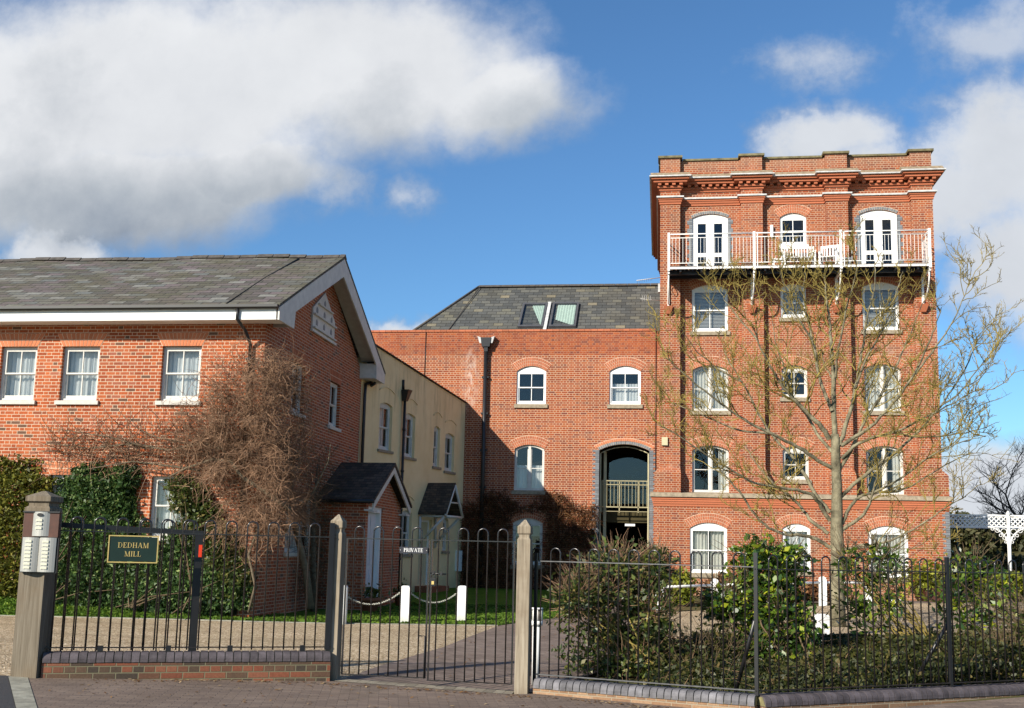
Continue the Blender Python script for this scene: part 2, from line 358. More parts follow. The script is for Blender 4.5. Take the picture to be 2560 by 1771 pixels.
def leafmat(name, stops, rough=.45, spec=.5, trans=.25):
    mt, b = newmat(name); g, P, N = geo()
    c = ramp(X(g.outputs['Random Per Island']), stops)
    c = mixc(1.0, c, ramp(noise(g.outputs['Position'], 1.6, 3), [(.3, (.7, .72, .7)), (.7, (1.25, 1.2, 1.1))]), 'MULTIPLY')
    setc(b, c, rough, spec)
    t = X.nt.nodes.new('ShaderNodeBsdfTranslucent'); X.nt.links.new(c, t.inputs[0])
    mx = X.nt.nodes.new('ShaderNodeMixShader'); mx.inputs[0].default_value = trans
    X.nt.links.new(b.outputs[0], mx.inputs[1]); X.nt.links.new(t.outputs[0], mx.inputs[2]); X.nt.links.new(mx.outputs[0], X.nt.nodes['Material Output'].inputs[0])
    return mt
M['ivy'] = leafmat('dark_ivy_leaf', [(0, (.018, .046, .012)), (.5, (.045, .095, .024)), (.85, (.09, .16, .04)), (1, (.26, .32, .11))], .5, .4)
M['olive'] = leafmat('olive_leaf', [(0, (.05, .055, .009)), (.5, (.11, .125, .015)), (1, (.22, .20, .03))], .55, .3)
M['holly'] = leafmat('glossy_holly_leaf', [(0, (.02, .05, .008)), (.4, (.045, .10, .012)), (.8, (.13, .20, .015)), (1, (.38, .40, .03))], .38, .6)
M['mixedleaf'] = leafmat('mixed_shrub_leaf', [(0, (.025, .042, .010)), (.5, (.06, .09, .018)), (.85, (.12, .15, .03)), (1, (.22, .17, .06))], .45, .5)
M['cover'] = leafmat('ground_cover_leaf', [(0, (.02, .028, .008)), (.5, (.045, .055, .012)), (.85, (.08, .085, .022)), (1, (.15, .11, .04))], .5, .4)
M['far_green'] = leafmat('far_evergreen_leaf', [(0, (.03, .04, .015)), (.5, (.06, .065, .025)), (1, (.10, .09, .04))], .6, .3)
M['yellowgreen'] = leafmat('yellow_green_leaf', [(0, (.08, .10, .01)), (.5, (.16, .19, .015)), (1, (.28, .28, .03))], .45, .4)
M['deadleaf'] = leafmat('dead_leaf', [(0, (.12, .05, .02)), (.5, (.25, .14, .06)), (1, (.42, .32, .20))], .8, .2)
M['creeper'] = leafmat('creeper_stem_and_leaf', [(0, (.04, .018, .010)), (.5, (.11, .048, .022)), (1, (.26, .13, .055))], .8, .2, .1)
M['bark'] = plain('grey_green_bark', (.175, .155, .10), .9, .2, .75, 5, .02, 22)
M['lichen'] = plain('lichened_twig', (.235, .18, .05), .9, .2, .7, 2.2)
M['farbark'] = plain('far_dark_bark', (.055, .045, .04), .9, .2, .2, 5)
M['stem'] = plain('brown_stem', (.12, .085, .05), .9, .2, .4, 12)
M['drystem'] = plain('dry_climber_stem', (.235, .14, .085), .85, .25, .5, 3, island=.5)
M['oldstem'] = plain('old_grey_stem', (.13, .105, .07), .9, .2, .4, 12)
M['blades'] = leafmat('grass_blade', [(0, (.04, .09, .01)), (.5, (.09, .17, .018)), (1, (.15, .22, .03))], .6, .2, .3)

# ---------------------------------------------------------------- mesh helpers
class MB:
    def __init__(s, mat=None): s.v = []; s.f = []; s.mi = []; s.mats = []; s.cur = 0; s.sm = []; s.smooth = False; (s.use(mat) if mat else None)
    def use(s, mat):
        mat = M[mat]
        if mat not in s.mats: s.mats.append(mat)
        s.cur = s.mats.index(mat); return s
    def face(s, pts):
        n = len(s.v); s.v += [tuple(p) for p in pts]; s.f.append(tuple(range(n, n+len(pts)))); s.mi.append(s.cur); s.sm.append(s.smooth)
    def idx(s, pts, faces):
        n = len(s.v); s.v += [tuple(p) for p in pts]
        for f in faces: s.f.append(tuple(n+i for i in f)); s.mi.append(s.cur); s.sm.append(s.smooth)
    def hexa(s, a, b): # two quads (lists of 4 points), bottom and top / back and front
        s.idx(list(a)+list(b), [(3, 2, 1, 0), (4, 5, 6, 7), (0, 1, 5, 4), (1, 2, 6, 5), (2, 3, 7, 6), (3, 0, 4, 7)])
    def box(s, x0, x1, y0, y1, z0, z1):
        s.hexa([(x0, y0, z0), (x1, y0, z0), (x1, y1, z0), (x0, y1, z0)], [(x0, y0, z1), (x1, y0, z1), (x1, y1, z1), (x0, y1, z1)])
    def prism(s, poly, y0, y1, ax='y'):  # polygon in (x,z) extruded over y, or (y,z) over x
        if ax == 'y': A = [(p[0], y0, p[1]) for p in poly]; B = [(p[0], y1, p[1]) for p in poly]
        elif ax == 'x': A = [(y0, p[0], p[1]) for p in poly]; B = [(y1, p[0], p[1]) for p in poly]
        else: A = [(p[0], p[1], y0) for p in poly]; B = [(p[0], p[1], y1) for p in poly]
        n = len(poly); s.idx(A+B, [tuple(range(n)), tuple(range(2*n-1, n-1, -1))] + [(i, i+n, (i+1) % n+n, (i+1) % n) for i in range(n)])
    def tube(s, pts, rr, n=8, caps=True):
        pts = [Vector(p) for p in pts]; m_ = len(pts)
        if not hasattr(rr, '__len__'): rr = [rr]*m_
        V = []; prev = None
        for i, p in enumerate(pts):
            t = (pts[min(i+1, m_-1)]-pts[max(i-1, 0)])
            if t.length < 1e-9: t = Vector((0, 0, 1))
            t.normalize()
            if prev is None: a = t.orthogonal().normalized()
            else: a = (prev - t*prev.dot(t)); a = a.normalized() if a.length > 1e-6 else t.orthogonal().normalized()
            prev = a; c = t.cross(a)
            for k in range(n):
                th = 2*math.pi*k/n; V.append(p + (a*math.cos(th)+c*math.sin(th))*rr[i])
        Fs = [(i*n+k, i*n+(k+1) % n, (i+1)*n+(k+1) % n, (i+1)*n+k) for i in range(m_-1) for k in range(n)]
        if caps: Fs += [tuple(range(n-1, -1, -1)), tuple((m_-1)*n+k for k in range(n))]
        old = s.smooth; s.smooth = True; s.idx(V, Fs); s.smooth = old
    def build(s, name, parent=None, loc=None, rot=0, bevel=0):
        me = bpy.data.meshes.new(name); me.from_pydata([tuple(v) for v in s.v], [], s.f)
        for m_ in s.mats: me.materials.append(m_)
        me.polygons.foreach_set('material_index', s.mi); me.polygons.foreach_set('use_smooth', s.sm); me.update()
        return place(bpy.data.objects.new(name, me), parent, loc, rot, bevel)
def origin(o):
    p = Vector(o.location)
    while o.parent: o = o.parent; p += Vector(o.location)
    return p
def place(o, parent=None, loc=None, rot=0, bevel=0):
    """loc None: the mesh is in world coordinates"""
    COL.objects.link(o)
    if parent is not None:
        o.parent = parent
        if parent.get('_local') : o.location = loc or (0, 0, 0)
        else: o.location = Vector(loc or (0, 0, 0)) - origin(parent)
    elif loc is not None: o.location = loc
    o.rotation_euler = (0, 0, rot)
    if bevel:
        md = o.modifiers.new('bevel', 'BEVEL'); md.width = bevel; md.segments = 2; md.limit_method = 'ANGLE'
    return o
def tag(o, label=None, cat=None, group=None, kind=None):
    if label: o['label'] = label
    if cat: o['category'] = cat
    if group: o['group'] = group
    if kind: o['kind'] = kind
    return o
def thing(name, loc, label, cat, group=None, rot=0, local=False):
    o = bpy.data.objects.new(name, None); COL.objects.link(o); o.location = loc; o.rotation_euler = (0, 0, rot)
    o.empty_display_size = .3
    if local: o['_local'] = 1
    return tag(o, label, cat, group)
def child(name, mesh, parent, loc=(0, 0, 0), rot=0):   # parts given in the parent's own coordinates
    o = bpy.data.objects.new(name, mesh); COL.objects.link(o); o.parent = parent; o.location = loc; o.rotation_euler = (0, 0, rot); return o
def mesh_np(name, verts, faces, mat):
    me = bpy.data.meshes.new(name); nv, nf = len(verts), len(faces); k = faces.shape[1]
    me.vertices.add(nv); me.vertices.foreach_set('co', verts.astype(np.float32).ravel())
    me.loops.add(nf*k); me.loops.foreach_set('vertex_index', faces.astype(np.int32).ravel())
    me.polygons.add(nf); me.polygons.foreach_set('loop_start', np.arange(0, nf*k, k, dtype=np.int32))
    me.materials.append(mat); me.update(calc_edges=True); return me

def arc(w, h, rise, n=12):      # points of a segmental head, left to right, centred on x=0
    return [(-w/2+w*i/n, h+rise*(1-(2*i/n-1)**2)) for i in range(n+1)]

def wall_panel(mb, O, U, length, z0, top, openings, depth=.12, inset=None):
    """front skin of a wall from O along U; top = function(u) or number; openings = (u0,u1,z0,z1,rise). Adds reveals."""
    O = Vector(O); U = Vector(U).normalized(); Nin = Vector((-U.y, U.x, 0))
    tf = top if callable(top) else (lambda u: top)
    bp = {0.0, length}
    if callable(top): bp |= set(getattr(top, 'breaks', []))
    for (a, b_, c0, c1, r) in openings:
        k = 10 if r else 1
        for i in range(k+1): bp.add(round(a+(b_-a)*i/k, 5))
    bp = sorted(x for x in bp if 0 <= x <= length)
    P = lambda u, z_, d=0: tuple(O + U*u + Nin*d + Vector((0, 0, z_-O.z)))
    def head(o, u): a, b_, c0, c1, r = o; t = (2*(u-a)/(b_-a)-1); return c1 + r*(1-t*t)
    for u0, u1 in zip(bp, bp[1:]):
        um = (u0+u1)/2; act = sorted([o for o in openings if o[0] < um < o[1]], key=lambda o: o[2])
        lo = (z0, z0)
        for o in act:
            mb.face([P(u0, lo[0]), P(u1, lo[1]), P(u1, o[2]), P(u0, o[2])]); lo = (head(o, u0), head(o, u1))
            mb.face([P(u0, lo[0]), P(u1, lo[1]), P(u1, lo[1], depth), P(u0, lo[0], depth)])
            mb.face([P(u0, o[2]), P(u0, o[2], depth), P(u1, o[2], depth), P(u1, o[2])])
        mb.face([P(u0, lo[0]), P(u1, lo[1]), P(u1, tf(u1)), P(u0, tf(u0))])
    for (a, b_, c0, c1, r) in openings:
        mb.face([P(a, c0), P(a, c1), P(a, c1, depth), P(a, c0, depth)])
        mb.face([P(b_, c1), P(b_, c0), P(b_, c0, depth), P(b_, c1, depth)])

CACHE = {}
def window_meshes(w, h, rise, style, frame='white', curt='curtain', gl='glass'):
    """local: x across, y into the wall, z up from the sill"""
    key = (round(w, 2), round(h, 2), rise, style, frame, curt, gl)
    if key in CACHE: return CACHE[key]
    fr = MB(frame); pn = MB(gl); cu_ = MB(curt if curt and curt not in ('blind', 'half', 'greenhalf', 'side') else 'curtain'); e = .012
    hw = w/2
    if rise:
        A = arc(w+2*e, h, rise, 12)
        if style in ('sash', 'door'): fr.prism([(-hw-e, h-.05)]+[(x, z_+e) for x, z_ in A]+[(hw+e, h-.05)], 0, .09)
        else:
            B = arc(w-.10, h-.06, rise, 12)
            for (p, q), (p2, q2) in zip(zip(A, A[1:]), zip(B, B[1:])):
                fr.prism([p2, (p[0], p[1]+e), (q[0], q[1]+e), q2], 0, .09)
    else: fr.box(-hw-e, hw+e, 0, .09, h-.06, h+e)
    fw_ = .055 if style != 'door' else .06
    fr.box(-hw-e, -hw+fw_, 0, .09, -e, h-.05 if rise else h-.06); fr.box(hw-fw_, hw+e, 0, .09, -e, h-.05 if rise else h-.06)
    fr.box(-hw+fw_, hw-fw_, 0, .09, -e, .05)
    iw = hw-fw_; t0 = .05; t1 = h-.05 if rise and style != 'case' else h-.06
    if style == 'sash':
        mid = t0+(t1-t0)*.5; s_ = .04
        for (a, b_, y, lo, hi) in ((mid, t1, .012, .035, .035), (t0, mid+.02, .04, .075, .035)):
            fr.box(-iw, -iw+s_, y, y+.04, a, b_); fr.box(iw-s_, iw, y, y+.04, a, b_)
            fr.box(-iw+s_, iw-s_, y, y+.04, a, a+lo); fr.box(-iw+s_, iw-s_, y, y+.04, b_-hi, b_)
            fr.box(-.012, .012, y+.005, y+.035, a+lo, b_-hi)
            pn.face([(-iw+s_, y+.02, a), (iw-s_, y+.02, a), (iw-s_, y+.02, b_), (-iw+s_, y+.02, b_)])
    elif style == 'case':
        fr.box(-.045, .045, -.01, .08, t0, h+rise*.9-.03)
        tz = t0+(h+rise-t0)*.47
        for sx in (-1, 1):
            a, b_ = (-iw, -.045) if sx < 0 else (.045, iw)
            fr.box(a, b_, .02, .06, tz-.014, tz+.014); fr.box(a, a+.03, .015, .06, t0, h); fr.box(b_-.03, b_, .015, .06, t0, h); fr.box(a, b_, .014, .061, t0, t0+.04)
        pn.face([(-iw, .04, t0), (iw, .04, t0)] + [(x, .04, z_) for x, z_ in reversed(arc(2*iw, h-.05, rise, 10))])
    elif style == 'door':
        for a, b_ in ((-iw, -.005), (.005, iw)):
            q = .135 if w > 1 else .08
            fr.box(a, a+q, .015, .065, t0, t1); fr.box(b_-q, b_, .015, .065, t0, t1)
            fr.box(a+q, b_-q, .015, .065, t0, t0+.16); fr.box(a+q, b_-q, .015, .065, t1-.14, t1); fr.box(a+q, b_-q, .015, .065, t0+.62, t0+.76)
            pn.face([(a+q, .04, t0+.1), (b_-q, .04, t0+.1), (b_-q, .04, t1-.1), (a+q, .04, t1-.1)])
        fr.tube([(.05, 0.0, 1.02), (.05, -.03, 1.02), (.13, -.03, 1.02)], .009, 6)
    H = h+rise
    def drape(x0, x1, z0, z1, y=.17, amp=.03, n=None):
        n = n or max(8, int((x1-x0)/.02)); ph = random.random()*6
        pr = [(x0+(x1-x0)*i/n, y+amp*math.sin(ph+i*1.15)+.4*amp*math.sin(i*.47+ph)) for i in range(n+1)]
        cu_.smooth = True
        for (p, q) in zip(pr, pr[1:]): cu_.face([(p[0], p[1], z0), (q[0], q[1], z0), (q[0], q[1], z1), (p[0], p[1], z1)])
        cu_.smooth = False
    if curt == 'blind':
        cu_ = MB('blindgrey'); z_ = .1
        while z_ < H: cu_.box(-hw+.06, hw-.06, .2, .225, z_, z_+.028); z_ += .05
    elif curt == 'half':
        cu_ = MB('net'); drape(-hw, hw, 0, H*.56, .2, .012)
    elif curt == 'greenhalf':
        cu_ = MB('greenblind'); cu_.box(-hw, hw, .2, .21, H*.62, H)
    elif curt == 'side': drape(hw*.45, hw*1.02, 0, H)
    elif curt in ('curtain', ): drape(-hw, -hw*.05, 0, H); drape(hw*.12, hw, 0, H)
    elif curt == 'net': drape(-hw, hw, 0, H, .2, .018)
    bk = MB('dark'); bk.box(-hw-.06, hw+.06, .62, .64, -.05, H+.1)  # dark box behind the pane, its blackness stands for an unlit interior
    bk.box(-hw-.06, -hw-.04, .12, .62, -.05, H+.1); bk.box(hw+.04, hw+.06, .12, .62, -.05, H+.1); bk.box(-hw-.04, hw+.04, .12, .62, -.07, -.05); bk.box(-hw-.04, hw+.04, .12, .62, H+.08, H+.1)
    r = []
    for mb, nm in ((fr, 'window'), (pn, 'pane'), (cu_, 'curtain'), (bk, 'dark_backing')):
        if not mb.f: r.append(None); continue
        me = bpy.data.meshes.new(nm); me.from_pydata(mb.v, [], mb.f)
        for m_ in mb.mats: me.materials.append(m_)
        me.polygons.foreach_set('material_index', mb.mi); me.polygons.foreach_set('use_smooth', mb.sm); me.update(); r.append(me)
    CACHE[key] = r; return r
def arch_mesh(w, h, rise, rings=3, mat='voussoir', rh=.105, flat=False, splay=.16, tall=.3):
    key = ('arch', round(w, 2), round(h, 2), rise, rings, mat, flat)
    if key in CACHE: return CACHE[key]
    mb = MB('mortar'); y0, y1 = -.012, .05
    if flat:
        n = int(w/.075) | 1; mb.prism([(-w/2-.01, h), (-w/2-splay, h+tall), (w/2+splay, h+tall), (w/2+.01, h)], -.005, .05); mb.use(mat)
        for i in range(n):
            f0 = (i+.08)/n; f1 = (i+.92)/n
            B = lambda f: -w/2+w*f; T = lambda f: -w/2-splay+(w+2*splay)*f
            for za, zb in ((0, .48), (.52, 1)) :
                m1 = lambda f, q: B(f)+(T(f)-B(f))*q
                mb.prism([(m1(f0, za), h+.004+tall*za), (m1(f0, zb), h+tall*zb-.004), (m1(f1, zb), h+tall*zb-.004), (m1(f1, za), h+.004+tall*za)], y0, y1)
    else:
        R = (w*w/4+rise*rise)/(2*rise); cz = h+rise-R; th = math.asin((w/2)/R)
        pol = lambda r, t: (r*math.sin(t), cz+r*math.cos(t))
        N_ = 16; mb.prism([pol(R, -th+2*th*i/N_) for i in range(N_+1)] + [pol(R+rings*rh+.008, th-2*th*i/N_) for i in range(N_+1)], -.005, .05); mb.use(mat)
        for k in range(rings):
            r0 = R+k*rh+.006; r1 = r0+rh-.012; n = max(5, int(2*th*(r0+r1)/2/.075)); 
            for i in range(n):
                a = -th+2*th*(i+.08)/n; c = -th+2*th*(i+.92)/n
                mb.prism([pol(r0, a), pol(r1, a), pol(r1, c), pol(r0, c)], y0, y1)
    me = bpy.data.meshes.new('window_arch'); me.from_pydata(mb.v, [], mb.f)
    for m_ in mb.mats: me.materials.append(m_)
    me.polygons.foreach_set('material_index', mb.mi); me.update(); CACHE[key] = me; return me
def add_window(parent, O, rot, w, h, rise, style, frame='white', curt='curtain', gl='glass', setb=.07, sill='sill', arch=3, amat='voussoir', sillh=.14, flat=False, label=None):
    """O: world point, bottom centre of opening on wall face; rot: angle of local x axis"""
    O = Vector(O); R3 = Matrix.Rotation(rot, 3, 'Z'); base = origin(parent)
    fm, pm, cm, bm = window_meshes(w, h, rise, style, frame, curt, gl)
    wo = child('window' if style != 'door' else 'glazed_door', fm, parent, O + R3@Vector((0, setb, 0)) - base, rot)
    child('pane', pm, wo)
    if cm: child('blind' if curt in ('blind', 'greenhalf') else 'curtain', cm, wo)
    child('dark_backing', bm, wo)
    if sill:
        s = MB(sill); s.prism([(-.06, -sillh), (-.06, -.012), (setb+.02, .012), (setb+.02, -sillh)], -w/2-.07, w/2+.07, 'x')
        so_ = s.build('sill'); so_.parent = wo; so_.location = (0, -setb, 0)
    if arch:
        child('window_arch', arch_mesh(w, h, rise or .1, arch, amat, flat=flat), wo, (0, -setb, 0))
    if label: wo['label'] = label
    return wo

def sweep(n): return range(n)

# ================================================================ the ground
def gz(x, y):
    t = min(1, max(0, (x+7.2)/5.6)); lo = .05 + (-.085-.05)*t - .02*min(1, max(0, (x+1.6)/3))
    f = min(1, max(0, (y-13.05)/1.2)); base = lo*(1-f)
    back = min(1, max(0, (y-29)/7))*.25
    bank = .30*min(1, max(0, (y-21.2+(x+13.6)*-.1)/1.1))*min(1, max(0, (-8.6-x)/6)) if y < 23.2 else 0
    return base + back + bank
def sheet(name, poly, mat, dz, step=.5, kind='structure'):
    """a polygonal sheet following the ground, triangulated on a grid clipped to the polygon"""
    import bmesh
    bm = bmesh.new(); vs = [bm.verts.new((p[0], p[1], 0)) for p in poly]; bm.faces.new(vs)
    xs = [p[0] for p in poly]; ys = [p[1] for p in poly]
    for lo, hi, nrm in ((min(xs), max(xs), (1, 0, 0)), (min(ys), max(ys), (0, 1, 0))):
        k = math.ceil((lo+1e-4)/step)
        while k*step < hi and k*step < 60:
            c = k*step; bmesh.ops.bisect_plane(bm, geom=bm.verts[:]+bm.edges[:]+bm.faces[:], plane_co=(c*nrm[0], c*nrm[1], 0), plane_no=nrm, dist=1e-5); k += 1
    for v in bm.verts: v.co.z = gz(v.co.x, v.co.y) + dz
    bmesh.ops.recalc_face_normals(bm, faces=bm.faces[:])
    if sum(f.normal.z for f in bm.faces) < 0: bmesh.ops.reverse_faces(bm, faces=bm.faces[:])
    me = bpy.data.meshes.new(name); bm.to_mesh(me); bm.free(); me.materials.append(M[mat])
    o = bpy.data.objects.new(name, me); COL.objects.link(o); return tag(o, kind=kind)
# the base sheet runs to the horizon
xs = [-900, -200, -60, -30] + [-15+.75*i for i in range(47)] + [25, 40, 80, 250, 900]
ys = [-300, -40, 0, 8, 10] + [11+.5*i for i in range(58)] + [45, 60, 100, 300, 1200]
V = [(x, y, gz(x, y)-.03) for y in ys for x in xs]; nx = len(xs)
mb = MB('soil'); mb.idx(V, [(j*nx+i, j*nx+i+1, (j+1)*nx+i+1, (j+1)*nx+i) for j in range(len(ys)-1) for i in range(nx-1)])
mt, b = newmat('field_ground'); g, P, N = geo()
setc(b, ramp(noise(g.outputs['Position'], .15, 6, .7), [(.3, (.05, .06, .018)), (.6, (.11, .09, .04)), (.8, (.14, .11, .055))]), .95, .1); M['field'] = mt
mb.mats = [M['field']]; tag(mb.build('ground'), kind='structure')

sheet('road', [(-14, -6), (4.7, -6), (-5.89, 9.58), (-7.24, 11.56), (-7.24, 11.72), (-9.5, 11.72), (-14, 11.2)], 'asphalt', .004)
sheet('kerb', [(4.7, -6), (4.9, -6), (-5.70, 9.62), (-7.03, 11.60), (-7.03, 11.72), (-7.24, 11.72), (-7.24, 11.56), (-5.89, 9.58)], 'kerb', .014)
sheet('pavement', [(4.9, -6), (14, -6), (14, 19.0), (1.04, 12.35), (-1.46, 13.05), (-1.75, 12.86), (-3.95, 13.0), (-7.03, 11.72), (-7.03, 11.60), (-5.70, 9.62)], 'pavers', .008)
sheet('threshold', [(-3.9, 12.98), (-1.72, 12.84), (-1.72, 13.1), (-3.9, 13.24)], 'setts', .012, .25)
sheet('gravel_forecourt', [(-9.5, 11.72), (-7.03, 11.72), (-4.05, 13.12), (-3.86, 13.26), (-3.66, 15.9), (-3.5, 17.65), (-3.47, 19.9), (-3.38, 23.0), (-6.8, 22.03), (-13.6, 21.2), (-40, 19), (-40, 9), (-16, 11.2)], 'gravel', 0)
sheet('driveway', [(-3.86, 13.22), (-1.46, 13.12), (-.9, 14.5), (-.2, 18), (.2, 22.0), (.0, 26), (-.2, 29), (-.3, 36.9), (.3, 37.4), (-2.2, 37.5), (-2.4, 32), (-2.2, 27.5), (-3.0, 24.6), (-3.38, 23.0), (-3.47, 19.9), (-3.5, 17.65), (-3.66, 15.9)], 'drive', .004)
sheet('lawn', [(-40, 19.03), (-13.6, 21.23), (-6.8, 22.06), (-3.38, 23.03), (-3.0, 24.6), (-2.2, 27.5), (-2.4, 32), (-2.2, 37.5), (-6.9, 37.5), (-8.7, 30.3), (-8.7, 22.5), (-40, 22.5)], 'grass', .008, .4)
sheet('gravel_path', [(-.35, 17.0), (.0, 15.2), (1.2, 15.6), (12, 17.0), (30, 30), (30, 39.5), (9.3, 36.2), (6.2, 34.3), (3, 32.2), (0, 29.6), (.0, 26), (.2, 22.0), (-.2, 18)], 'gravel', .003)
sheet('paved_apron', [(9.3, 36.2), (30, 39.5), (30, 46), (9.4, 46), (9.35, 37.0), (6.3, 36.9), (3.5, 34.6), (6.2, 34.3)], 'drive', .006)
sheet('brick_path', [(-7.2, 26.5), (-2.35, 27.3), (-2.35, 27.9), (-7.2, 27.2)], 'drive', .014)
mb = MB('kerb')                                                      # lawn edging
for (a, b_) in (((-13.6, 21.2), (-6.8, 22.03)), ((-6.8, 22.03), (-3.38, 23.0))):
    a = Vector(a); b_ = Vector(b_); n = int((b_-a).length/.9)
    for i in range(n):
        p = a+(b_-a)*(i/n); q = a+(b_-a)*((i+.98)/n); z_ = gz(p.x, p.y)
        mb.hexa([(p.x, p.y-.03, z_-.05), (q.x, q.y-.03, z_-.05), (q.x, q.y+.01, z_-.05), (p.x, p.y+.01, z_-.05)], [(p.x, p.y-.03, z_+.02), (q.x, q.y-.03, z_+.02), (q.x, q.y+.01, z_+.02), (p.x, p.y+.01, z_+.02)])
tag(mb.build('lawn_kerb'), kind='structure')
# far bank and low hill
mb = MB(); mb.mats = [M['field']]
P_ = [(x, y, h) for x in range(-40, 121, 8) for (y, h) in ((58, .2), (62, 1.4+.5*math.sin(x*.31)), (72, 2.6+.6*math.sin(x*.2+1)), (140, 2.4))]
n = len(P_)//4; mb.idx(P_, [(i*4+j, (i+1)*4+j, (i+1)*4+j+1, i*4+j+1) for i in range(n-1) for j in range(3)])
tag(mb.build('hill'), kind='structure')

# ================================================================ the brick house on the left
X0, X1, Y0, Y1 = -25.0, -8.68, 22.5, 30.3; YR, ZR, ZE = 26.5, 9.03, 6.70
H = thing('brick_house', (-16.5, 26.4, 0), 'two storey brick house with slate roof and deep white bargeboards, at the left', 'house')
fwins = [(-11.06, -10.14), (-13.45, -12.55), (-14.95, -14.07), (-17.3, -16.4), (-20.2, -19.3)]
lwins = [(-11.1, -10.25), (-13.5, -12.62), (-17.3, -16.4)]
w = MB('brick_house')
wall_panel(w, (X0, Y0, 0), (1, 0, 0), X1-X0, -.1, 6.5, [(a-X0, b_-X0, 4.70, 5.93, 0) for a, b_ in fwins] + [(a-X0, b_-X0, 1.72, 3.02, 0) for a, b_ in lwins], .13)
gt = lambda u: 6.62 + (ZR-.12-6.62)*(1-abs(u-(YR-Y0))/(YR-Y0)) if u < YR-Y0 else 6.62 + (ZR-.12-6.62)*(1-(u-(YR-Y0))/(Y1-YR))
def gt(u): c = YR-Y0; t = u/c if u < c else 1-(u-c)/(Y1-YR); return 6.62 + (ZR-.13-6.62)*t
gt.breaks = [YR-Y0]
wall_panel(w, (X1, Y0, 0), (0, 1, 0), Y1-Y0, -.1, gt, [(1.87, 2.78, 4.74, 5.93, 0), (4.85, 5.76, 4.74, 5.93, 0), (1.95, 3.95, 1.42, 2.72, 0)], .14)
w.face([(X1, Y1, -.1), (X0, Y1, -.1), (X0, Y1, 6.62), (X1, Y1, 6.62)])
w.face([(X0, Y1, -.1), (X0, Y0, -.1), (X0, Y0, 6.62), (X0, YR, ZR-.13), (X0, Y1, 6.62)])
w.build('wall', H)
r = MB('slate'); XV = -8.17
for (ya, za, yb) in ((21.93, 6.71, YR), (31.07, 6.71, YR)):
    nx_ = 28; nj = 7; gx = [X0-.4+(XV-X0+.4)*i/nx_ for i in range(nx_+1)]
    sag = lambda x, t: (.020*math.sin(x*1.15+t*2)+.014*math.sin(x*2.9+t*5+1))*(1 if XV-x > .5 else .3)*(.35+.65*t)
    top_ = [(x, ya+(yb-ya)*j/nj, za+.035+(ZR-za)*j/nj+sag(x, j/nj)) for x in gx for j in range(nj+1)]
    q_ = [(i*(nj+1)+j, (i+1)*(nj+1)+j, (i+1)*(nj+1)+j+1, i*(nj+1)+j+1) for i in range(nx_) for j in range(nj)]
    r.idx(top_, q_)
    r.idx([(X0-.4, ya, za-.01), (XV, ya, za-.01), (XV, yb, ZR-.035), (X0-.4, yb, ZR-.035)], [(0, 1, 2, 3)])
    r.idx([(XV, ya, za-.01), (XV, yb, ZR-.035), (XV, yb, ZR+.04), (XV, ya, za+.04)], [(0, 1, 2, 3)]); r.idx([(X0-.4, ya, za-.01), (XV, ya, za-.01), (XV, ya, za+.045), (X0-.4, ya, za+.045)], [(0, 1, 2, 3)])
ro = r.build('roof', H)
rd = MB('ridge'); x = X0-.4
while x < XV-.3:
    dzr = .02+.020*math.sin(x*1.15+2)+.014*math.sin(x*2.9+6); rd.prism([(YR-.13, ZR-.02+dzr), (YR, ZR+.09+dzr), (YR+.13, ZR-.02+dzr)], x, x+.43, 'x'); x += .45
rd.prism([(YR-.13, ZR-.02), (YR, ZR+.09), (YR+.13, ZR-.02)], x, XV+.01, 'x')
o = rd.build('ridge_tiles'); o.parent = ro
lf = MB('ridge'); lf.tube([(-9.35, 26.3, 8.975), (-9.45, 24.2, 7.91), (-9.4, 21.95, 6.775)], .02, 5); o = lf.build('roof_cable'); o.parent = ro
f = MB('white'); f.box(X0, -8.26, 21.97, 22.0, 6.41, 6.655); f.use('white').box(X0, -8.26, 22.0, 22.52, 6.43, 6.45); f.build('fascia', H)
f = MB('white'); f.box(X0, -8.26, 31.0, 31.03, 6.41, 6.655); f.box(X0, -8.26, 30.28, 31.0, 6.43, 6.45); f.build('fascia', H)
def bargep(sgn, c=YR):   # half profile in (distance from ridge, z)
    pass
bb = MB('offwhite')
L_ = [(21.96, 6.68), (YR, ZR-.01), (YR, 8.52), (22.98, 6.80), (22.94, 6.40), (21.96, 6.40)]
R_ = [(31.04, 6.68), (31.04, 6.40), (30.10, 6.40), (30.06, 6.80), (YR, 8.52), (YR, ZR-.01)]
bb.prism(L_, -8.22, -8.18, 'x'); bb.prism(R_, -8.22, -8.18, 'x')
bb.build('bargeboard', H)
sf = MB('offwhite')
sl = (ZR-6.71)/(YR-21.93)
for ya, yb in ((22.5, YR), (30.3, YR)):
    za = ZR-.16-abs(YR-ya)*sl*1.0
    sf.hexa([(-8.70, ya, za), (-8.225, ya, za), (-8.225, yb, ZR-.16), (-8.70, yb, ZR-.16)], [(-8.70, ya, za+.02), (-8.225, ya, za+.02), (-8.225, yb, ZR-.14), (-8.70, yb, ZR-.14)])
for ya, yb in ((22.0, 22.97), (30.08, 31.0)): sf.box(-8.68 if ya > 25 else -8.26, -8.222, ya+.005, yb-.005, 6.42, 6.44); sf.box(-8.70, -8.226, (22.95 if ya < 25 else 30.07), (22.97 if ya < 25 else 30.09), 6.44, 6.85)
sf.build('soffit', H)
pts = [(-.06, .03), (-.06, -.03), (-.03, -.06), (.03, -.06), (.06, -.03), (.06, .03)]
for yy in (21.91, 31.09):
    g_ = MB('black'); g_.prism([(yy+a, 6.70+b_) for a, b_ in pts], X0-.3, -8.2, 'x'); g_.build('gutter', H)
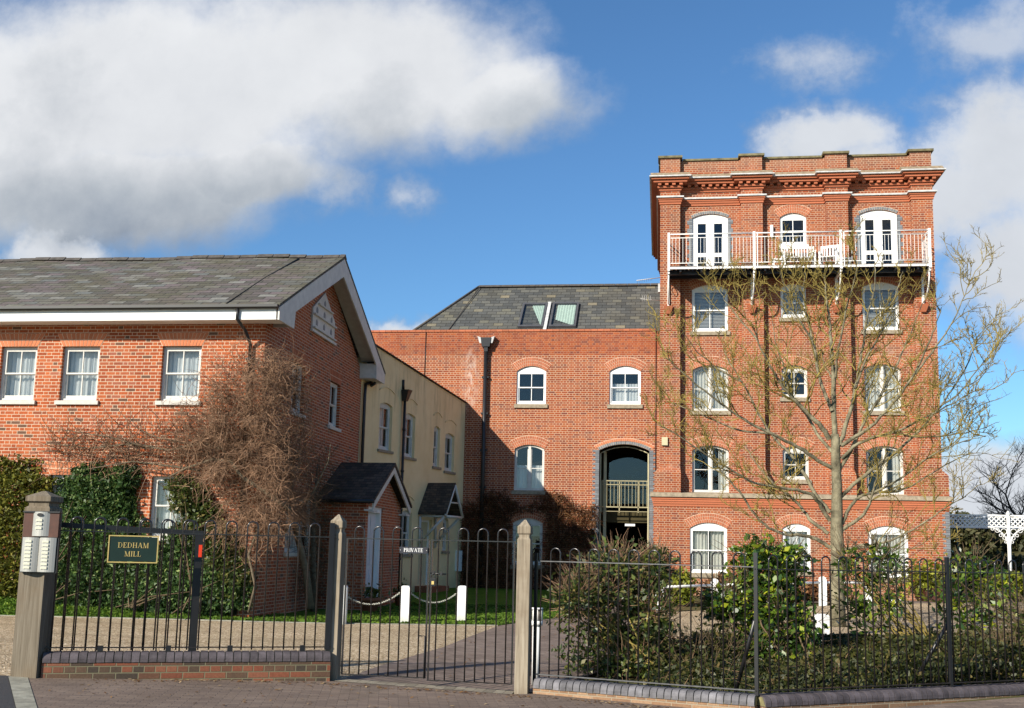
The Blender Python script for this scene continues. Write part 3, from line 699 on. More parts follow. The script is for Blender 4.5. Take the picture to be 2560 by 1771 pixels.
dp = MB('black'); dp.tube([(-9.12, 21.92, 6.66), (-9.12, 21.93, 6.42), (-9.02, 22.2, 6.2), (-8.98, 22.42, 5.95), (-8.98, 22.42, 0.1)], .038, 8)
for z_ in (5.6, 3.9, 2.2): dp.box(-9.05, -8.91, 22.38, 22.5, z_, z_+.05)
dp.build('downpipe', H)
dp = MB('black'); dp.tube([(-8.5, 30.9, 6.62), (-8.5, 30.75, 6.40), (-8.58, 30.42, 6.3), (-8.58, 30.36, 6.0), (-8.58, 30.36, .2)], .05, 8)
dp.tube([(-8.35, 30.6, 6.36), (-8.5, 30.7, 6.30)], .05, 8)
dp.build('downpipe', H)
fl = MB('voussoir_or')
for i, (a, b_) in enumerate(fwins[:4]):
    add_window(H, ((a+b_)/2, Y0, 4.70), 0, b_-a, 1.23, 0, 'sash', 'offwhite', 'net', 'glass', .085, 'whitesill', 1, 'voussoir_or', .1, True)
for i, (a, b_) in enumerate(lwins):
    add_window(H, ((a+b_)/2, Y0, 1.72), 0, b_-a, 1.30, 0, 'sash', 'offwhite', 'net', 'glass', .085, 'whitesill', 1, 'voussoir_or', .1, True)
for ya, wdt, z0, hh, st in ((1.87, .91, 4.74, 1.19, 'sash'), (4.85, .91, 4.74, 1.19, 'sash'), (1.95, 2.0, 1.42, 1.3, 'case')):
    add_window(H, (X1, Y0+ya+wdt/2, z0), rad(90), wdt, hh, 0, st, 'offwhite', 'net', 'glass', .09, 'whitesill', 1, 'voussoir', .1, True)
vb_ = MB('offwhite')     # pointed white dove board in the gable
vp = [(25.55, 6.95), (27.38, 6.95), (27.38, 7.50), (26.46, 8.08), (25.55, 7.50)]
vb_.prism(vp, -8.69, -8.64, 'x')
for z_ in (7.02, 7.36, 7.68): 
    hw_ = .98 if z_ < 7.5 else .62; vb_.box(-8.66, -8.57, 26.465-hw_*.93, 26.465+hw_*.93, z_-.035, z_)
vb_.box(-8.66, -8.60, 25.45, 27.48, 6.88, 6.94)
vo_ = vb_.build('dove_board', H)
hl = MB('holegrey')  # holes are grey plates on the board, their shade put into the colour
for z_, ks in ((7.10, (-.6, 0, .6)), (7.42, (-.6, 0, .6)), (7.72, (0,))):
    for k in ks: hl.prism([(26.465+k-.07, z_), (26.465+k+.07, z_), (26.465+k+.07, z_+.10), (26.465+k, z_+.16), (26.465+k-.07, z_+.10)], -8.66, -8.634, 'x')
o = hl.build('dove_hole'); o.parent = vo_
# gabled porch on the shaded side
p = MB('brick_house'); PXF = -7.42
wall_panel(p, (PXF, 26.82, 0), (0, 1, 0), 3.7, -.1, 2.75, [(.22, 1.68, .12, 2.62, 0)], .25)
p.face([(-8.68, 26.82, -.1), (PXF, 26.82, -.1), (PXF, 26.82, 2.75), (-8.68, 26.82, 2.75)])
p.prism([(26.82, 2.75), (30.52, 2.75), (28.6, 3.60)], PXF-.12, PXF, 'x')
po = p.build('porch', H)
r = MB('tile')
for ya, yb in ((26.60, 28.65), (30.80, 28.65)):
    r.hexa([(-8.7, ya, 2.72), (-7.15, ya, 2.72), (-7.15, yb, 3.78), (-8.7, yb, 3.78)], [(-8.7, ya, 2.79), (-7.15, ya, 2.79), (-7.15, yb, 3.86), (-8.7, yb, 3.86)])
o = r.build('porch_roof'); o.parent = po
r = MB('offwhite')
for ya, yb in ((26.65, 28.65), (30.75, 28.65)):
    r.prism([(ya, 2.71), (yb, 3.77), (yb, 3.58), (ya, 2.52)] if ya < yb else [(yb, 3.77), (ya, 2.71), (ya, 2.52), (yb, 3.58)], -7.22, -7.18, 'x')
    r.box(-7.42, -7.20, ya-.02 if ya < yb else ya-.45, ya+.45 if ya < yb else ya+.02, 2.48, 2.53)
o = r.build('porch_bargeboard'); o.parent = po
r = MB('black'); r.tube([(-8.6, 26.56, 2.72), (-7.15, 26.56, 2.72)], .05, 6); o = r.build('porch_gutter'); o.parent = po
d = MB('white'); d.box(-7.60, -7.46, 27.03, 27.15, .12, 2.62); d.box(-7.60, -7.46, 28.38, 28.52, .12, 2.62); d.box(-7.60, -7.46, 27.15, 28.38, 2.48, 2.62)
d.build('door_frame').parent = po
d = MB('door'); d.box(-7.62, -7.57, 27.15, 28.38, .12, 2.48)
for a, b_ in ((27.25, 27.70), (27.83, 28.28)):
    for c0, c1 in ((.3, 1.0), (1.12, 1.75), (1.87, 2.38)): d.box(-7.575, -7.555, a, b_, c0, c1)
do = d.build('door', H); do.parent = po; do.location = (0, 0, 0)
for q in po.children: q.location = (0, 0, 0)
for q in (ro, vo_):
    for qq in q.children: qq.location = (0, 0, 0)

# ================================================================ rendered wing
A_ = Vector((-8.68, 30.3, 0)); B_ = Vector((-6.9, 37.5, 0)); D_ = (B_-A_).normalized(); LW = (B_-A_).length; NW = Vector((D_.y, -D_.x, 0)); rw = math.atan2(D_.y, D_.x)
RW = thing('rendered_house', (-9.5, 34, 0), 'cream yellow rendered house wing between the brick gable and the brick range', 'house')
def wp(s, o, z_): return A_ + D_*s + NW*o + Vector((0, 0, z_))
w = MB('render'); yt = lambda u: 7.64 - (u/LW)*.93
ywin = [(1.17, 1.98, 4.50, 5.86), (2.80, 3.55, 4.42, 5.73), (4.94, 5.42, 4.28, 5.55), (5.84, 6.58, 4.20, 5.42)]
ylow = [(2.80, 3.54, 1.38, 2.66), (5.86, 6.30, 1.50, 2.52)]
wall_panel(w, A_, D_, LW, -.1, yt, [(a, b_, c0, c1, .08) for a, b_, c0, c1 in ywin+ylow] + [(4.1, 5.0, .40, 2.50, 0)], .13)
w.face([tuple(wp(0, 0, -.1)), tuple(wp(0, 0, 7.64)), (-13.5, 31.2, 7.64), (-13.5, 31.2, -.1)])
w.build('wall', RW)
for i, (a, b_, c0, c1) in enumerate(ywin+ylow):
    add_window(RW, wp((a+b_)/2, 0, c0), rw, b_-a, c1-c0, .08, 'sash', 'offwhite', 'net', 'glass', .09, 'sill', 0, sillh=.09)
    hm = MB('offwhite' if 0 else 'render'); n = 12; a2, b2 = a-.08, b_+.08
    pts = [(a2+(b2-a2)*k/n, c1+.42+.13*(1-(2*k/n-1)**2)) for k in range(n+1)]
    hm.tube([tuple(wp(u, .012, z_)) for u, z_ in pts], .018, 5); hm.build('hood_mould', RW)
cp = MB('redtile')
n = 26
for k in range(n):
    s0, s1 = LW*k/n, LW*(k+.96)/n; za, zb = yt(s0), yt(s1)
    cp.hexa([wp(s0, .07, za), wp(s1, .07, zb), wp(s1, -.2, zb), wp(s0, -.2, za)], [wp(s0, .07, za+.035), wp(s1, .07, zb+.035), wp(s1, -.2, zb+.05), wp(s0, -.2, za+.05)])
cp.build('verge_tiles', RW)
r = MB('redtile'); 
r.face([wp(0, -.1, yt(0)+.02), wp(LW, -.1, yt(LW)+.02), wp(LW, -3.4, yt(LW)+1.75), wp(0, -3.4, yt(0)+1.75)])
r.face([wp(0, -3.4, yt(0)+1.75), wp(LW, -3.4, yt(LW)+1.75), wp(LW, -6.5, yt(LW)-.2), wp(0, -6.5, yt(0)-.2)])
r.face([wp(0, -.1, yt(0)+.02), wp(0, -3.4, yt(0)+1.75), wp(0, -6.5, yt(0)-.2)])
r.build('roof', RW)
dp = MB('black'); dp.tube([wp(2.60, .09, 6.2), wp(2.60, .09, .2)], .045, 8)
dp.prism([(0, 0)]*3, 0, 0) if 0 else None
hx = [wp(2.60+a, .02+c, z_) for z_, q in ((6.13, .07), (6.48, .13)) for a, c in ((-q, 0), (q, 0), (q, 2*q), (-q, 2*q))]
dp.hexa(hx[:4], hx[4:]); 
for z_ in (5.2, 3.9, 2.7, 1.2): dp.tube([wp(2.60, .09, z_), wp(2.60, .09, z_+.07)], .058, 8)
dp.tube([wp(2.58, .03, 6.5), wp(2.57, .02, 6.8)], .05, 6)
dp.build('downpipe', RW)
mbx = MB('white'); q0 = wp(7.05, 0, 0)
mbx.hexa([wp(6.93, 0, .82), wp(7.2, 0, .82), wp(7.2, .14, .82), wp(6.93, .14, .82)], [wp(6.93, 0, 1.52), wp(7.2, 0, 1.52), wp(7.2, .14, 1.52), wp(6.93, .14, 1.52)]); mbx.build('meter_box', RW)
# door and canopy
d = MB('white')
for s0, s1, c0, c1, o in ((4.1, 4.18, .4, 2.5, -.10), (4.92, 5.0, .4, 2.5, -.10), (4.18, 4.92, 2.42, 2.5, -.10)):
    d.hexa([wp(s0, o, c0), wp(s1, o, c0), wp(s1, o-.06, c0), wp(s0, o-.06, c0)], [wp(s0, o, c1), wp(s1, o, c1), wp(s1, o-.06, c1), wp(s0, o-.06, c1)])
d.build('door_frame', RW)
d = MB('cream'); d.hexa([wp(4.18, -.12, .4), wp(4.92, -.12, .4), wp(4.92, -.16, .4), wp(4.18, -.16, .4)], [wp(4.18, -.12, 2.42), wp(4.92, -.12, 2.42), wp(4.92, -.16, 2.42), wp(4.18, -.16, 2.42)]); d.build('door', RW)
d = MB('terracotta'); d.hexa([wp(3.9, .6, -.05), wp(5.2, .6, -.05), wp(5.2, 0, -.05), wp(3.9, 0, -.05)], [wp(3.9, .6, .38), wp(5.2, .6, .38), wp(5.2, 0, .38), wp(3.9, 0, .38)]); d.build('door_step', RW)
cn = MB('tile'); sm = 4.62
for e_ in (-1, 1):
    a0 = sm+e_*.66
    cn.hexa([wp(a0, 0, 2.64), wp(a0, 1.0, 2.64), wp(sm, 1.0, 3.62), wp(sm, 0, 3.62)], [wp(a0-e_*0, 0, 2.72), wp(a0, 1.0, 2.72), wp(sm, 1.0, 3.70), wp(sm, 0, 3.70)])
co = cn.build('door_canopy', RW)
br = MB('offwhite')
for e_ in (-1, 1):
    a0 = sm+e_*.58
    br.tube([wp(a0, .05, 2.60), wp(a0, .96, 2.60)], .045, 4); br.tube([wp(a0, .06, 1.75), wp(a0, .90, 2.58)], .05, 4); br.tube([wp(a0, .05, 1.6), wp(a0, .05, 2.6)], .05, 4)
    br.tube([wp(sm+e_*.66, .98, 2.60), wp(sm, .98, 3.62)], .05, 4)
br.tube([wp(sm-.6, .96, 2.60), wp(sm+.6, .96, 2.60)], .05, 4); br.tube([wp(sm-.33, .97, 3.05), wp(sm+.33, .97, 3.05)], .03, 4)
o = br.build('canopy_bracket'); o.parent = co

# ================================================================ the brick range in the middle
YM = 37.5
G = thing('brick_range', (-5, 41, 0), 'three storey brick range with two rooflights and an arched passage, left of the mill', 'building')
mo_ = [(-5.08, -4.03, 6.69, 7.86, .19), (-1.80, -.71, 6.69, 7.86, .19), (-5.10, -4.04, 3.65, 5.10, .15), (-5.10, -4.06, 1.08, 2.52, .17), (-2.13, -.40, .1, 5.08, .22)]
w = MB('brick_wing'); wall_panel(w, (-11.5, YM, 0), (1, 0, 0), 11.45, -.1, 9.30, [(a+11.5, b_+11.5, c0, c1, r_) for a, b_, c0, c1, r_ in mo_], .14)
w.face([(-11.5, 46, -.1), (-11.5, YM, -.1), (-11.5, YM, 9.3), (-11.5, 46, 9.3)]); w.face([(-.05, YM+.28, 9.3), (-11.5, YM+.28, 9.3), (-11.5, YM+.28, 8.9), (-.05, YM+.28, 8.9)])
w.face([(-.05, 46, -.1), (-11.5, 46, -.1), (-11.5, 46, 9.3), (-.05, 46, 9.3)])
w.build('wall', G)
c = MB('voussoir'); x = -11.5
while x < -.2: c.box(x, min(x+.218, -.07), YM-.03, YM+.31, 9.30, 9.375); x += .226
c.build('parapet_coping', G)
fl_ = Vector(at(*(900+290/2.216, 680+318/2.216), 38.0)); rl = Vector(at(900+660/2.216, 680+85/2.216, 41.2)); rr_ = Vector((-.04, 41.2, rl.z))
print('ridge z', rl.z, rl.x, fl_)
r = MB('slate2'); yb0, zb0 = 37.9, 9.10
slp = (rl.z-zb0)/(41.2-yb0)
xl0 = fl_.x-.4
r.face([(xl0, yb0, zb0), (-.04, yb0, zb0), tuple(rr_), tuple(rl)]); r.face([(xl0, 45.5, zb0), (xl0, yb0, zb0), tuple(rl)]); r.face([(-.04, 45.5, zb0), (xl0, 45.5, zb0), tuple(rl), tuple(rr_)])
ro2 = r.build('roof', G)
r = MB('ridge'); x = rl.x
while x < -.1: r.prism([(41.05, rl.z-.03), (41.2, rl.z+.08), (41.35, rl.z-.03)], x, min(x+.44, -.06), 'x'); x += .45
r.tube([(xl0, yb0, zb0+.02), (rl.x, rl.y, rl.z+.02)], .05, 5); 
r.tube([(rl.x+.06, 41.1, rl.z), (rl.x-.75, yb0, zb0+.03)], .018, 4)
o = r.build('ridge_tiles', ro2); o.location = (0, 0, 0)
def onroof(px, py):
    d = ray(px, py); nrm = Vector((0, -slp, 1)); p0 = Vector((0, yb0, zb0)); t = (p0-CAM).dot(nrm)/d.dot(nrm); return CAM+d*t
for (tl, tr_, br_, bl) in ((((905, 185), (1045, 182), (1010, 314), (875, 314))), ((1072, 180), (1218, 180), (1192, 312), (1045, 314))):
    a = onroof(900+tl[0]/2.216, 680+tl[1]/2.216); c_ = onroof(900+br_[0]/2.216, 680+br_[1]/2.216); bl_ = onroof(900+bl[0]/2.216, 680+bl[1]/2.216); tr2 = onroof(900+tr_[0]/2.216, 680+tr_[1]/2.216)
    xa = (a.x+bl_.x)/2; xb = (c_.x+tr2.x)/2; ya, yb = max(38.05, (c_.y+bl_.y)/2), (a.y+tr2.y)/2
    nn = Vector((0, -slp, 1)).normalized()
    sp_ = lambda x, y, o_: Vector((x, y, zb0+(y-yb0)*slp)) + nn*o_
    mb = MB('skyframe')
    for (p0, p1, q0, q1) in ((xa, xa+.07, ya, yb), (xb-.07, xb, ya, yb), (xa+.07, xb-.07, ya, ya+.08), (xa+.07, xb-.07, yb-.08, yb)):
        mb.hexa([sp_(p0, q0, -.02), sp_(p1, q0, -.02), sp_(p1, q1, -.02), sp_(p0, q1, -.02)], [sp_(p0, q0, .10), sp_(p1, q0, .10), sp_(p1, q1, .10), sp_(p0, q1, .10)])
    wo = mb.build('roof_window', ro2); wo.location = (0, 0, 0)
    mb = MB('glass'); mb.face([sp_(xa+.07, ya+.08, .09), sp_(xb-.07, ya+.08, .09), sp_(xb-.07, yb-.08, .09), sp_(xa+.07, yb-.08, .09)]); o = mb.build('pane'); o.parent = wo
    mb = MB('palegreen'); mb.smooth = True
    n = 14; top_ = yb-.1; fu_ = .38 if tl[0] < 1000 else .12
    for i in range(n):
        u0, u1 = xa+.1+(xb-xa-.2)*(fu_+(1-fu_)*i/n), xa+.1+(xb-xa-.2)*(fu_+(1-fu_)*(i+1)/n)
        kk = .8 if tl[0] < 1000 else .25; v0, v1 = ya+.1+(1-i/n)*(yb-ya)*kk, ya+.1+(1-(i+1)/n)*(yb-ya)*kk
        h0, h1 = .03+.015*(i % 2), .03+.015*((i+1) % 2)
        mb.face([sp_(u0, v0, h0), sp_(u1, v1, h1), sp_(u1, top_, h1), sp_(u0, top_, h0)])
    mb.smooth = False; o = mb.build('curtain'); o.parent = wo
a = onroof(900+1048/2.216, 680+175/2.216); b_ = onroof(900+1030/2.216, 680+312/2.216)
xm = (a.x+b_.x)/2; nn = Vector((0, -slp, 1)).normalized(); mb = MB('lead'); q0 = [Vector((x, y, zb0+(y-yb0)*slp)) for x, y in ((xm-.06, 38.05), (xm+.06, 38.05), (xm+.06, a.y), (xm-.06, a.y))]
mb.hexa([q+nn*.0 for q in q0], [q+nn*.07 for q in q0]); o = mb.build('lead_flashing', ro2); o.location = (0, 0, 0)
for (a, b_, c0, c1, r_), st, ct, kw in zip(mo_[:4], ('sash', 'sash', 'case', 'sash'), (None, 'half', 'half', 'greenhalf'), ({}, {}, dict(frame='offwhite'), dict(frame='offwhite'))):
    add_window(G, ((a+b_)/2, YM, c0), 0, b_-a, c1-c0, r_, st, kw.get('frame', 'white'), ct, 'glass', .05 if st == 'sash' else .07, 'sill', 3)
# passage with blue brick surround
for e_, xx in ((-1, -2.13), (1, -.40)):
    q = MB('blue'); z_ = 0.0; k = 0
    while z_ < 5.05:
        wd = (.23 if k % 2 else .13) if e_ < 0 else .13 if k % 2 else .23
        if e_ > 0: wd = min(wd, .24)
        q.box(*sorted((xx, xx+e_*wd)), YM-.012, YM+.2, z_, z_+.067); z_ += .075; k += 1
    q.build('blue_brick_quoins', G)
am = arch_mesh(1.73, 5.08, .22, 1, 'blue'); o = child('arch_ring', am, G, Vector((-1.265, YM, 0))-origin(G))
am = arch_mesh(1.99, 5.14, .26, 1, 'voussoir_or'); o = child('outer_arch_ring', am, G, Vector((-1.265, YM, 0))-origin(G))
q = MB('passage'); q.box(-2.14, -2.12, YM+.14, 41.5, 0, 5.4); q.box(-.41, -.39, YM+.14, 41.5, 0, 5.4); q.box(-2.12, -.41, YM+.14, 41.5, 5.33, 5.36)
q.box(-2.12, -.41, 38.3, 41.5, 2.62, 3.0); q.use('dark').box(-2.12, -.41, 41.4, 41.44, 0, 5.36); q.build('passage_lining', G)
q = MB('cream'); A2 = arc(1.66, 5.0, .22, 10)
for (p, q2) in zip(A2, A2[1:]): q.tube([(p[0]-1.265, YM+.22, p[1]), (q2[0]-1.265, YM+.22, q2[1])], .02, 4)
q.box(-2.11, -2.07, YM+.2, YM+.24, 0, 5.0); q.box(-.46, -.42, YM+.2, YM+.24, 0, 5.0); q.box(-2.0, -1.9, YM+.6, YM+.7, 0, 5.1); q.build('passage_frame', G)
q = MB('glass'); q.face([(-1.85, 38.8, 3.3), (-.45, 38.8, 3.3)] + [(x-1.15, 38.8, z_) for x, z_ in reversed(arc(1.4, 4.75, .2, 8))]); go = q.build('glazed_screen', G)
q = MB('dullcream'); q.box(-2.05, -.42, YM+.31, YM+.35, 4.03, 4.065); q.box(-2.05, -.42, YM+.31, YM+.35, 3.90, 3.93); q.box(-2.05, -.42, YM+.31, YM+.35, 3.12, 3.16); q.box(-2.05, -.42, YM+.31, YM+.35, 2.98, 3.0)
for i in range(13): x = -2.0+i*.125; q.box(x, x+.013, YM+.325, YM+.338, 3.16, 4.03)
for x in (-2.06, -1.45, -.8, -.46): q.box(x, x+.035, YM+.31, YM+.35, 2.95, 4.05)
q.build('passage_railing', G)
q = MB('white'); q.box(-1.25, -.9, 38.32, 38.4, 2.5, 2.58); q.build('strip_light', G)
q = MB('black'); q.prism([(-6.33, 8.72), (-6.05, 8.72), (-6.0, 9.05), (-6.38, 9.05)], YM-.24, YM); q.box(-6.26, -6.12, YM-.2, YM-.04, 8.55, 8.72)
q.tube([(-6.19, YM-.12, 8.6), (-6.19, YM-.12, .2)], .075, 10)
for z_ in (7.6, 6.3, 5.0, 3.7): q.box(-6.31, -6.07, YM-.14, YM, z_, z_+.07)
pd = q.build('downpipe', G)
q = MB('lead'); q.hexa([(-6.45, YM-.01, 9.0), (-6.36, YM-.01, 9.0), (-6.36, YM-.2, 8.85), (-6.42, YM-.2, 8.85)], [(-6.48, YM-.01, 9.12), (-6.36, YM-.01, 9.08), (-6.36, YM-.22, 9.05), (-6.5, YM-.22, 9.1)]); q.hexa([(-6.02, YM-.01, 9.0), (-5.93, YM-.01, 9.0), (-5.96, YM-.2, 8.85), (-6.02, YM-.2, 8.85)], [(-6.02, YM-.01, 9.08), (-5.9, YM-.01, 9.12), (-5.88, YM-.22, 9.1), (-6.02, YM-.22, 9.05)])
q.build('lead_chute', G)
q = MB('black'); q.tube([(-8.42, YM-.02, 9.4), (-8.42, YM-.02, 7.0)], .014, 5); q.build('lightning_rod', G)
q = MB('black'); q.tube([(-.19, YM-.03, 9.4), (-.19, YM-.03, 3.5)], .012, 5); q.build('lightning_rod', G)
# bare creeper on the shaded wall
def scribble(mb, n, fpos, L0, r0, up=0.0, curl=.7, seg=5, sides=3):
    for _ in range(n):
        p, nrm = fpos(); p = Vector(p); d = Vector((random.gauss(0, 1), random.gauss(0, 1), random.gauss(0, 1)+up)).normalized() + Vector(nrm)*.3
        L = L0*random.uniform(.5, 1.4); pts = [p]; ax = Vector((random.gauss(0, 1), random.gauss(0, 1), random.gauss(0, 1))).normalized()
        for k in range(seg-1):
            d = (d + ax.cross(d)*curl*random.uniform(.2, .9) + Vector((0, 0, up*.1))).normalized(); pts.append(pts[-1] + d*L/seg)
        mb.tube(pts, [r0*(1-.7*k/(seg-1)) for k in range(seg)], sides, caps=False)
def leaves(name, pos, size, mat, up=.3, nrm=None, parent=None, aspect=1.7):
    n = len(pos); pos = np.asarray(pos, float)
    a = rng.normal(size=(n, 3)); 
    if nrm is not None: a += np.asarray(nrm)*1.1
    a[:, 2] += up; a /= np.linalg.norm(a, axis=1)[:, None]
    t = rng.normal(size=(n, 3)); t -= (t*a).sum(1)[:, None]*a; t /= np.linalg.norm(t, axis=1)[:, None]; c_ = np.cross(a, t)
    s = size*rng.uniform(.45, 1.6, (n, 1))
    v = np.stack([pos - t*s*.5*aspect, pos + c_*s*.42 + a*s*.12, pos + t*s*.5*aspect, pos - c_*s*.42 + a*s*.12], 1).reshape(-1, 3)
    me = mesh_np(name, v, np.arange(4*n).reshape(n, 4), M[mat])
    o = bpy.data.objects.new(name, me); return place(o, parent)
cr = thing('wall_creeper', (-4.5, 37.4, .2), 'leafless brown creeper spread over the lower wall beneath the passage-side windows, half in shadow', 'climbing plant')
def cpos():
    while True:
        x = random.uniform(-6.85, -2.2); z_ = random.uniform(.1, 3.75)
        if -5.15 < x < -3.95 and (.95 < z_ < 2.85): continue
        if z_ > 3.5+.25*math.sin(x*3)-.15: continue
        if x > -3.2 and z_ < 1.6-.2*(x+3) and random.random() < .6: continue
        return (x, YM-random.uniform(.02, .20), z_), (0, -1, 0)
mb = MB('creeper'); scribble(mb, 5200, cpos, .42, .012, .1, .5, 4); mb.build('twigs', cr)
# end of middle range

# ================================================================ the mill
T = thing('brick_mill', (4.54, 41.5, .2), 'tall five storey red brick mill with pilasters, dentilled cornice and parapet, behind the bare tree', 'mill')
yr, yp = 37.25, 37.0; XL, XR = -.05, 9.13; zt = 13.9
pil = [(-.05, .64), (2.74, 3.47), (5.61, 6.34), (8.44, 9.13)]
up_w = []
for zb, zsp, rs, kinds in ((9.22, 10.70, .17, ('sash', 'sash', 'sash')), (6.45, 7.86, .17, ('case',)*3), (3.66, 5.09, .17, ('case',)*3)):
    up_w += [((1.05, 2.28), zb, zsp, rs, kinds[0], 0), ((4.06, 4.92), zb+(.47), zsp+.02, .15, 'sash', 1), ((6.78, 7.98), zb+.02, zsp+.03, .17, kinds[2], 2)]
up_w += [((1.06, 2.30), 11.22, 13.28, .15, 'door', 0), ((4.07, 4.97), 12.26, 13.24, .16, 'sash', 1), ((6.75, 8.0), 11.22, 13.31, .15, 'door', 2)]
base_w = [((.96, 2.18), .96, 2.44, .19), ((3.98, 4.88), 1.1, 2.48, .17), ((6.72, 7.97), .96, 2.44, .19)]
w = MB('brick_tower')
wall_panel(w, (XL, yr, 0), (1, 0, 0), XR-XL, 3.4, 15.0, [(a-XL, b_-XL, c0, c1, r_) for (a, b_), c0, c1, r_, s_, k in up_w], .15)
yb_ = 36.88; wall_panel(w, (-.24, yb_, 0), (1, 0, 0), 9.27+.24, 0, 3.45, [(a+.24, b_+.24, c0, c1, r_) for (a, b_), c0, c1, r_ in base_w], .17)
for xx in (XL, XR): w.face([(xx, yr, 3.4), (xx, 47, 3.4), (xx, 47, 15.0), (xx, yr, 15.0)])
for xx in (-.24, 9.27): w.face([(xx, yb_, 0), (xx, 47, 0), (xx, 47, 3.45), (xx, yb_, 3.45)])
w.face([(XL, 47, 0), (XR, 47, 0), (XR, 47, 15.0), (XL, 47, 15.0)]); w.face([(XL, yr, 14.99), (XR, yr, 14.99), (XR, 47, 14.99), (XL, 47, 14.99)])
w.box(-.16, 9.2, yb_-.05, yb_+.01, 0, .5)
w.build('wall', T)
for i, (a, b_) in enumerate(pil):
    w = MB('brick_tower'); w.box(a, b_, yp, yr+.01, 3.6, 14.5); 
    e_ = .1
    a2, b2 = (a-.17, b_+.02) if i == 0 else ((a-.02, b_+.17) if i == 3 else (a-.05, b_+.05))
    w.hexa([(a2, 36.86, 3.62), (b2, 36.86, 3.62), (b2, yr+.01, 3.62), (a2, yr+.01, 3.62)], [(a2, 36.86, 4.30), (b2, 36.86, 4.30), (b2, yr+.01, 4.30), (a2, yr+.01, 4.30)])
    w.hexa([(a2, 36.86, 4.30), (b2, 36.86, 4.30), (b2, yr+.01, 4.30), (a2, yr+.01, 4.30)], [(a, yp, 4.48), (b_, yp, 4.48), (b_, yr+.01, 4.48), (a, yr+.01, 4.48)])
    w.build('pilaster', T)
def band(mb, z0, z1, pr, pp=None, slope=0, side=True, yr_=yr, yp_=yp, soff=0, gap=.0):
    """continuous moulding that breaks forward round the pilasters"""
    pp = pr if pp is None else pp; segs = []; prev = None
    for i, (a, b_) in enumerate(pil):
        a2 = a-pp; b2 = b_+pp
        if prev is not None: segs.append((prev, a2, yr_-pr))
        segs.append((a2, b2, yp_-pp)); prev = b2
    for a, b_, y in segs:
        mb.hexa([(a, y+soff, z0), (b_, y+soff, z0), (b_, yr+.02, z0), (a, yr+.02, z0)], [(a, y+slope, z1), (b_, y+slope, z1), (b_, yr+.02, z1), (a, yr+.02, z1)])
    if side:
        mb.box(XL-pp, XL-.001, yr+.02, 46.9, z0, z1); mb.box(XR+.001, XR+pp, yr+.02, 46.9, z0, z1)
sc = MB('voussoir'); band(sc, 13.72, 13.79, .03); band(sc, 13.80, 13.87, .055); band(sc, 13.88, 13.94, .08); 
so2 = sc.build('string_course', T); sc = MB('lead'); band(sc, 13.945, 14.0, .13); o = sc.build('lead_capping', so2); o.location = (0, 0, 0)
cc = MB('voussoir'); band(cc, 14.22, 14.295, .04); band(cc, 14.30, 14.37, .10)
x = XL
def dent(mb, a, b_, y): 
    n = max(1, round((b_-a)/.235)); st = (b_-a)/n
    for i in range(n): mb.box(a+st*i+st*.27, a+st*i+st*.73, y, yr, 14.375, 14.46)
for i, (a, b_) in enumerate(pil):
    dent(cc, a-.15, b_+.15, yp-.2)
    if i < 3: dent(cc, b_+.2, pil[i+1][0]-.2, yr-.2)
band(cc, 14.465, 14.55, .24); band(cc, 14.555, 14.625, .31); co_ = cc.build('cornice', T)
ll = MB('lead'); band(ll, 14.63, 14.672, .38); o = ll.build('lead_capping', co_); o.location = (0, 0, 0)
ll = MB('weathering'); band(ll, 14.675, 14.88, .34, slope=.30, side=False); o = ll.build('weathered_slope', co_); o.location = (0, 0, 0)
at_ = MB('brick_tower'); at_.box(XL, XR, yr-.04, yr+.22, 14.86, 15.36)
for a, b_ in pil: at_.box(a, b_, yp+.02, yr-.04, 14.80, 15.42)
at_.box(XL, XL+.22, yr+.22, 46.9, 14.86, 15.36); at_.box(XR-.22, XR, yr+.22, 46.9, 14.86, 15.36)
for a, b_ in pil: at_.box(a+.01, b_-.01, yr-.04, yr+.20, 15.36, 15.42)
pa = at_.build('parapet', T)
ll = MB('coping'); prev = None
for i, (a, b_) in enumerate(pil):
    a2, b2 = a-.08, b_+.08
    ll.box(a2, b2, yp-.05, yr+.30, 15.422, 15.50)
    if prev is not None:
        n = 2; 
        for k in range(n): ll.box(prev+(a2-prev)*k/n+.004, prev+(a2-prev)*(k+1)/n-.004, yr-.10, yr+.30, 15.362, 15.43)
    prev = b2
ll.box(XL-.06, XL+.28, yr+.31, 46.9, 15.362, 15.43); ll.box(XR-.28, XR+.06, yr+.31, 46.9, 15.362, 15.43)
o = ll.build('coping', pa); o.location = (0, 0, 0)
lg = MB('sill'); lg.hexa([(-.36, 36.74, 3.47), (9.39, 36.74, 3.47), (9.39, yr+.0, 3.47), (-.36, yr+.0, 3.47)], [(-.36, 36.76, 3.60), (9.39, 36.76, 3.60), (9.39, yr, 3.66), (-.36, yr, 3.66)]); lg.build('stone_ledge', T)
lg = MB('voussoir')
for k, (z_, pr) in enumerate(((3.16, .02), (3.24, .04), (3.32, .06), (3.395, .085))): lg.box(-.24-pr, 9.27+pr, yb_-pr, yb_+.01, z_, z_+.068)
lg.build('corbel_course', T)
qn = MB('blue'); z_ = .5; k = 0
while z_ < 3.1:
    qn.box(9.275-(.22 if k % 2 else .12), 9.285, yb_-.012, yb_+.1, z_, z_+.067); z_ += .075; k += 1
qn.build('blue_brick_quoins', T)
cur = {9.22: ('blind', 'blind', 'blind'), 6.45: ('curtain', None, 'curtain'), 3.66: ('side', None, 'side')}
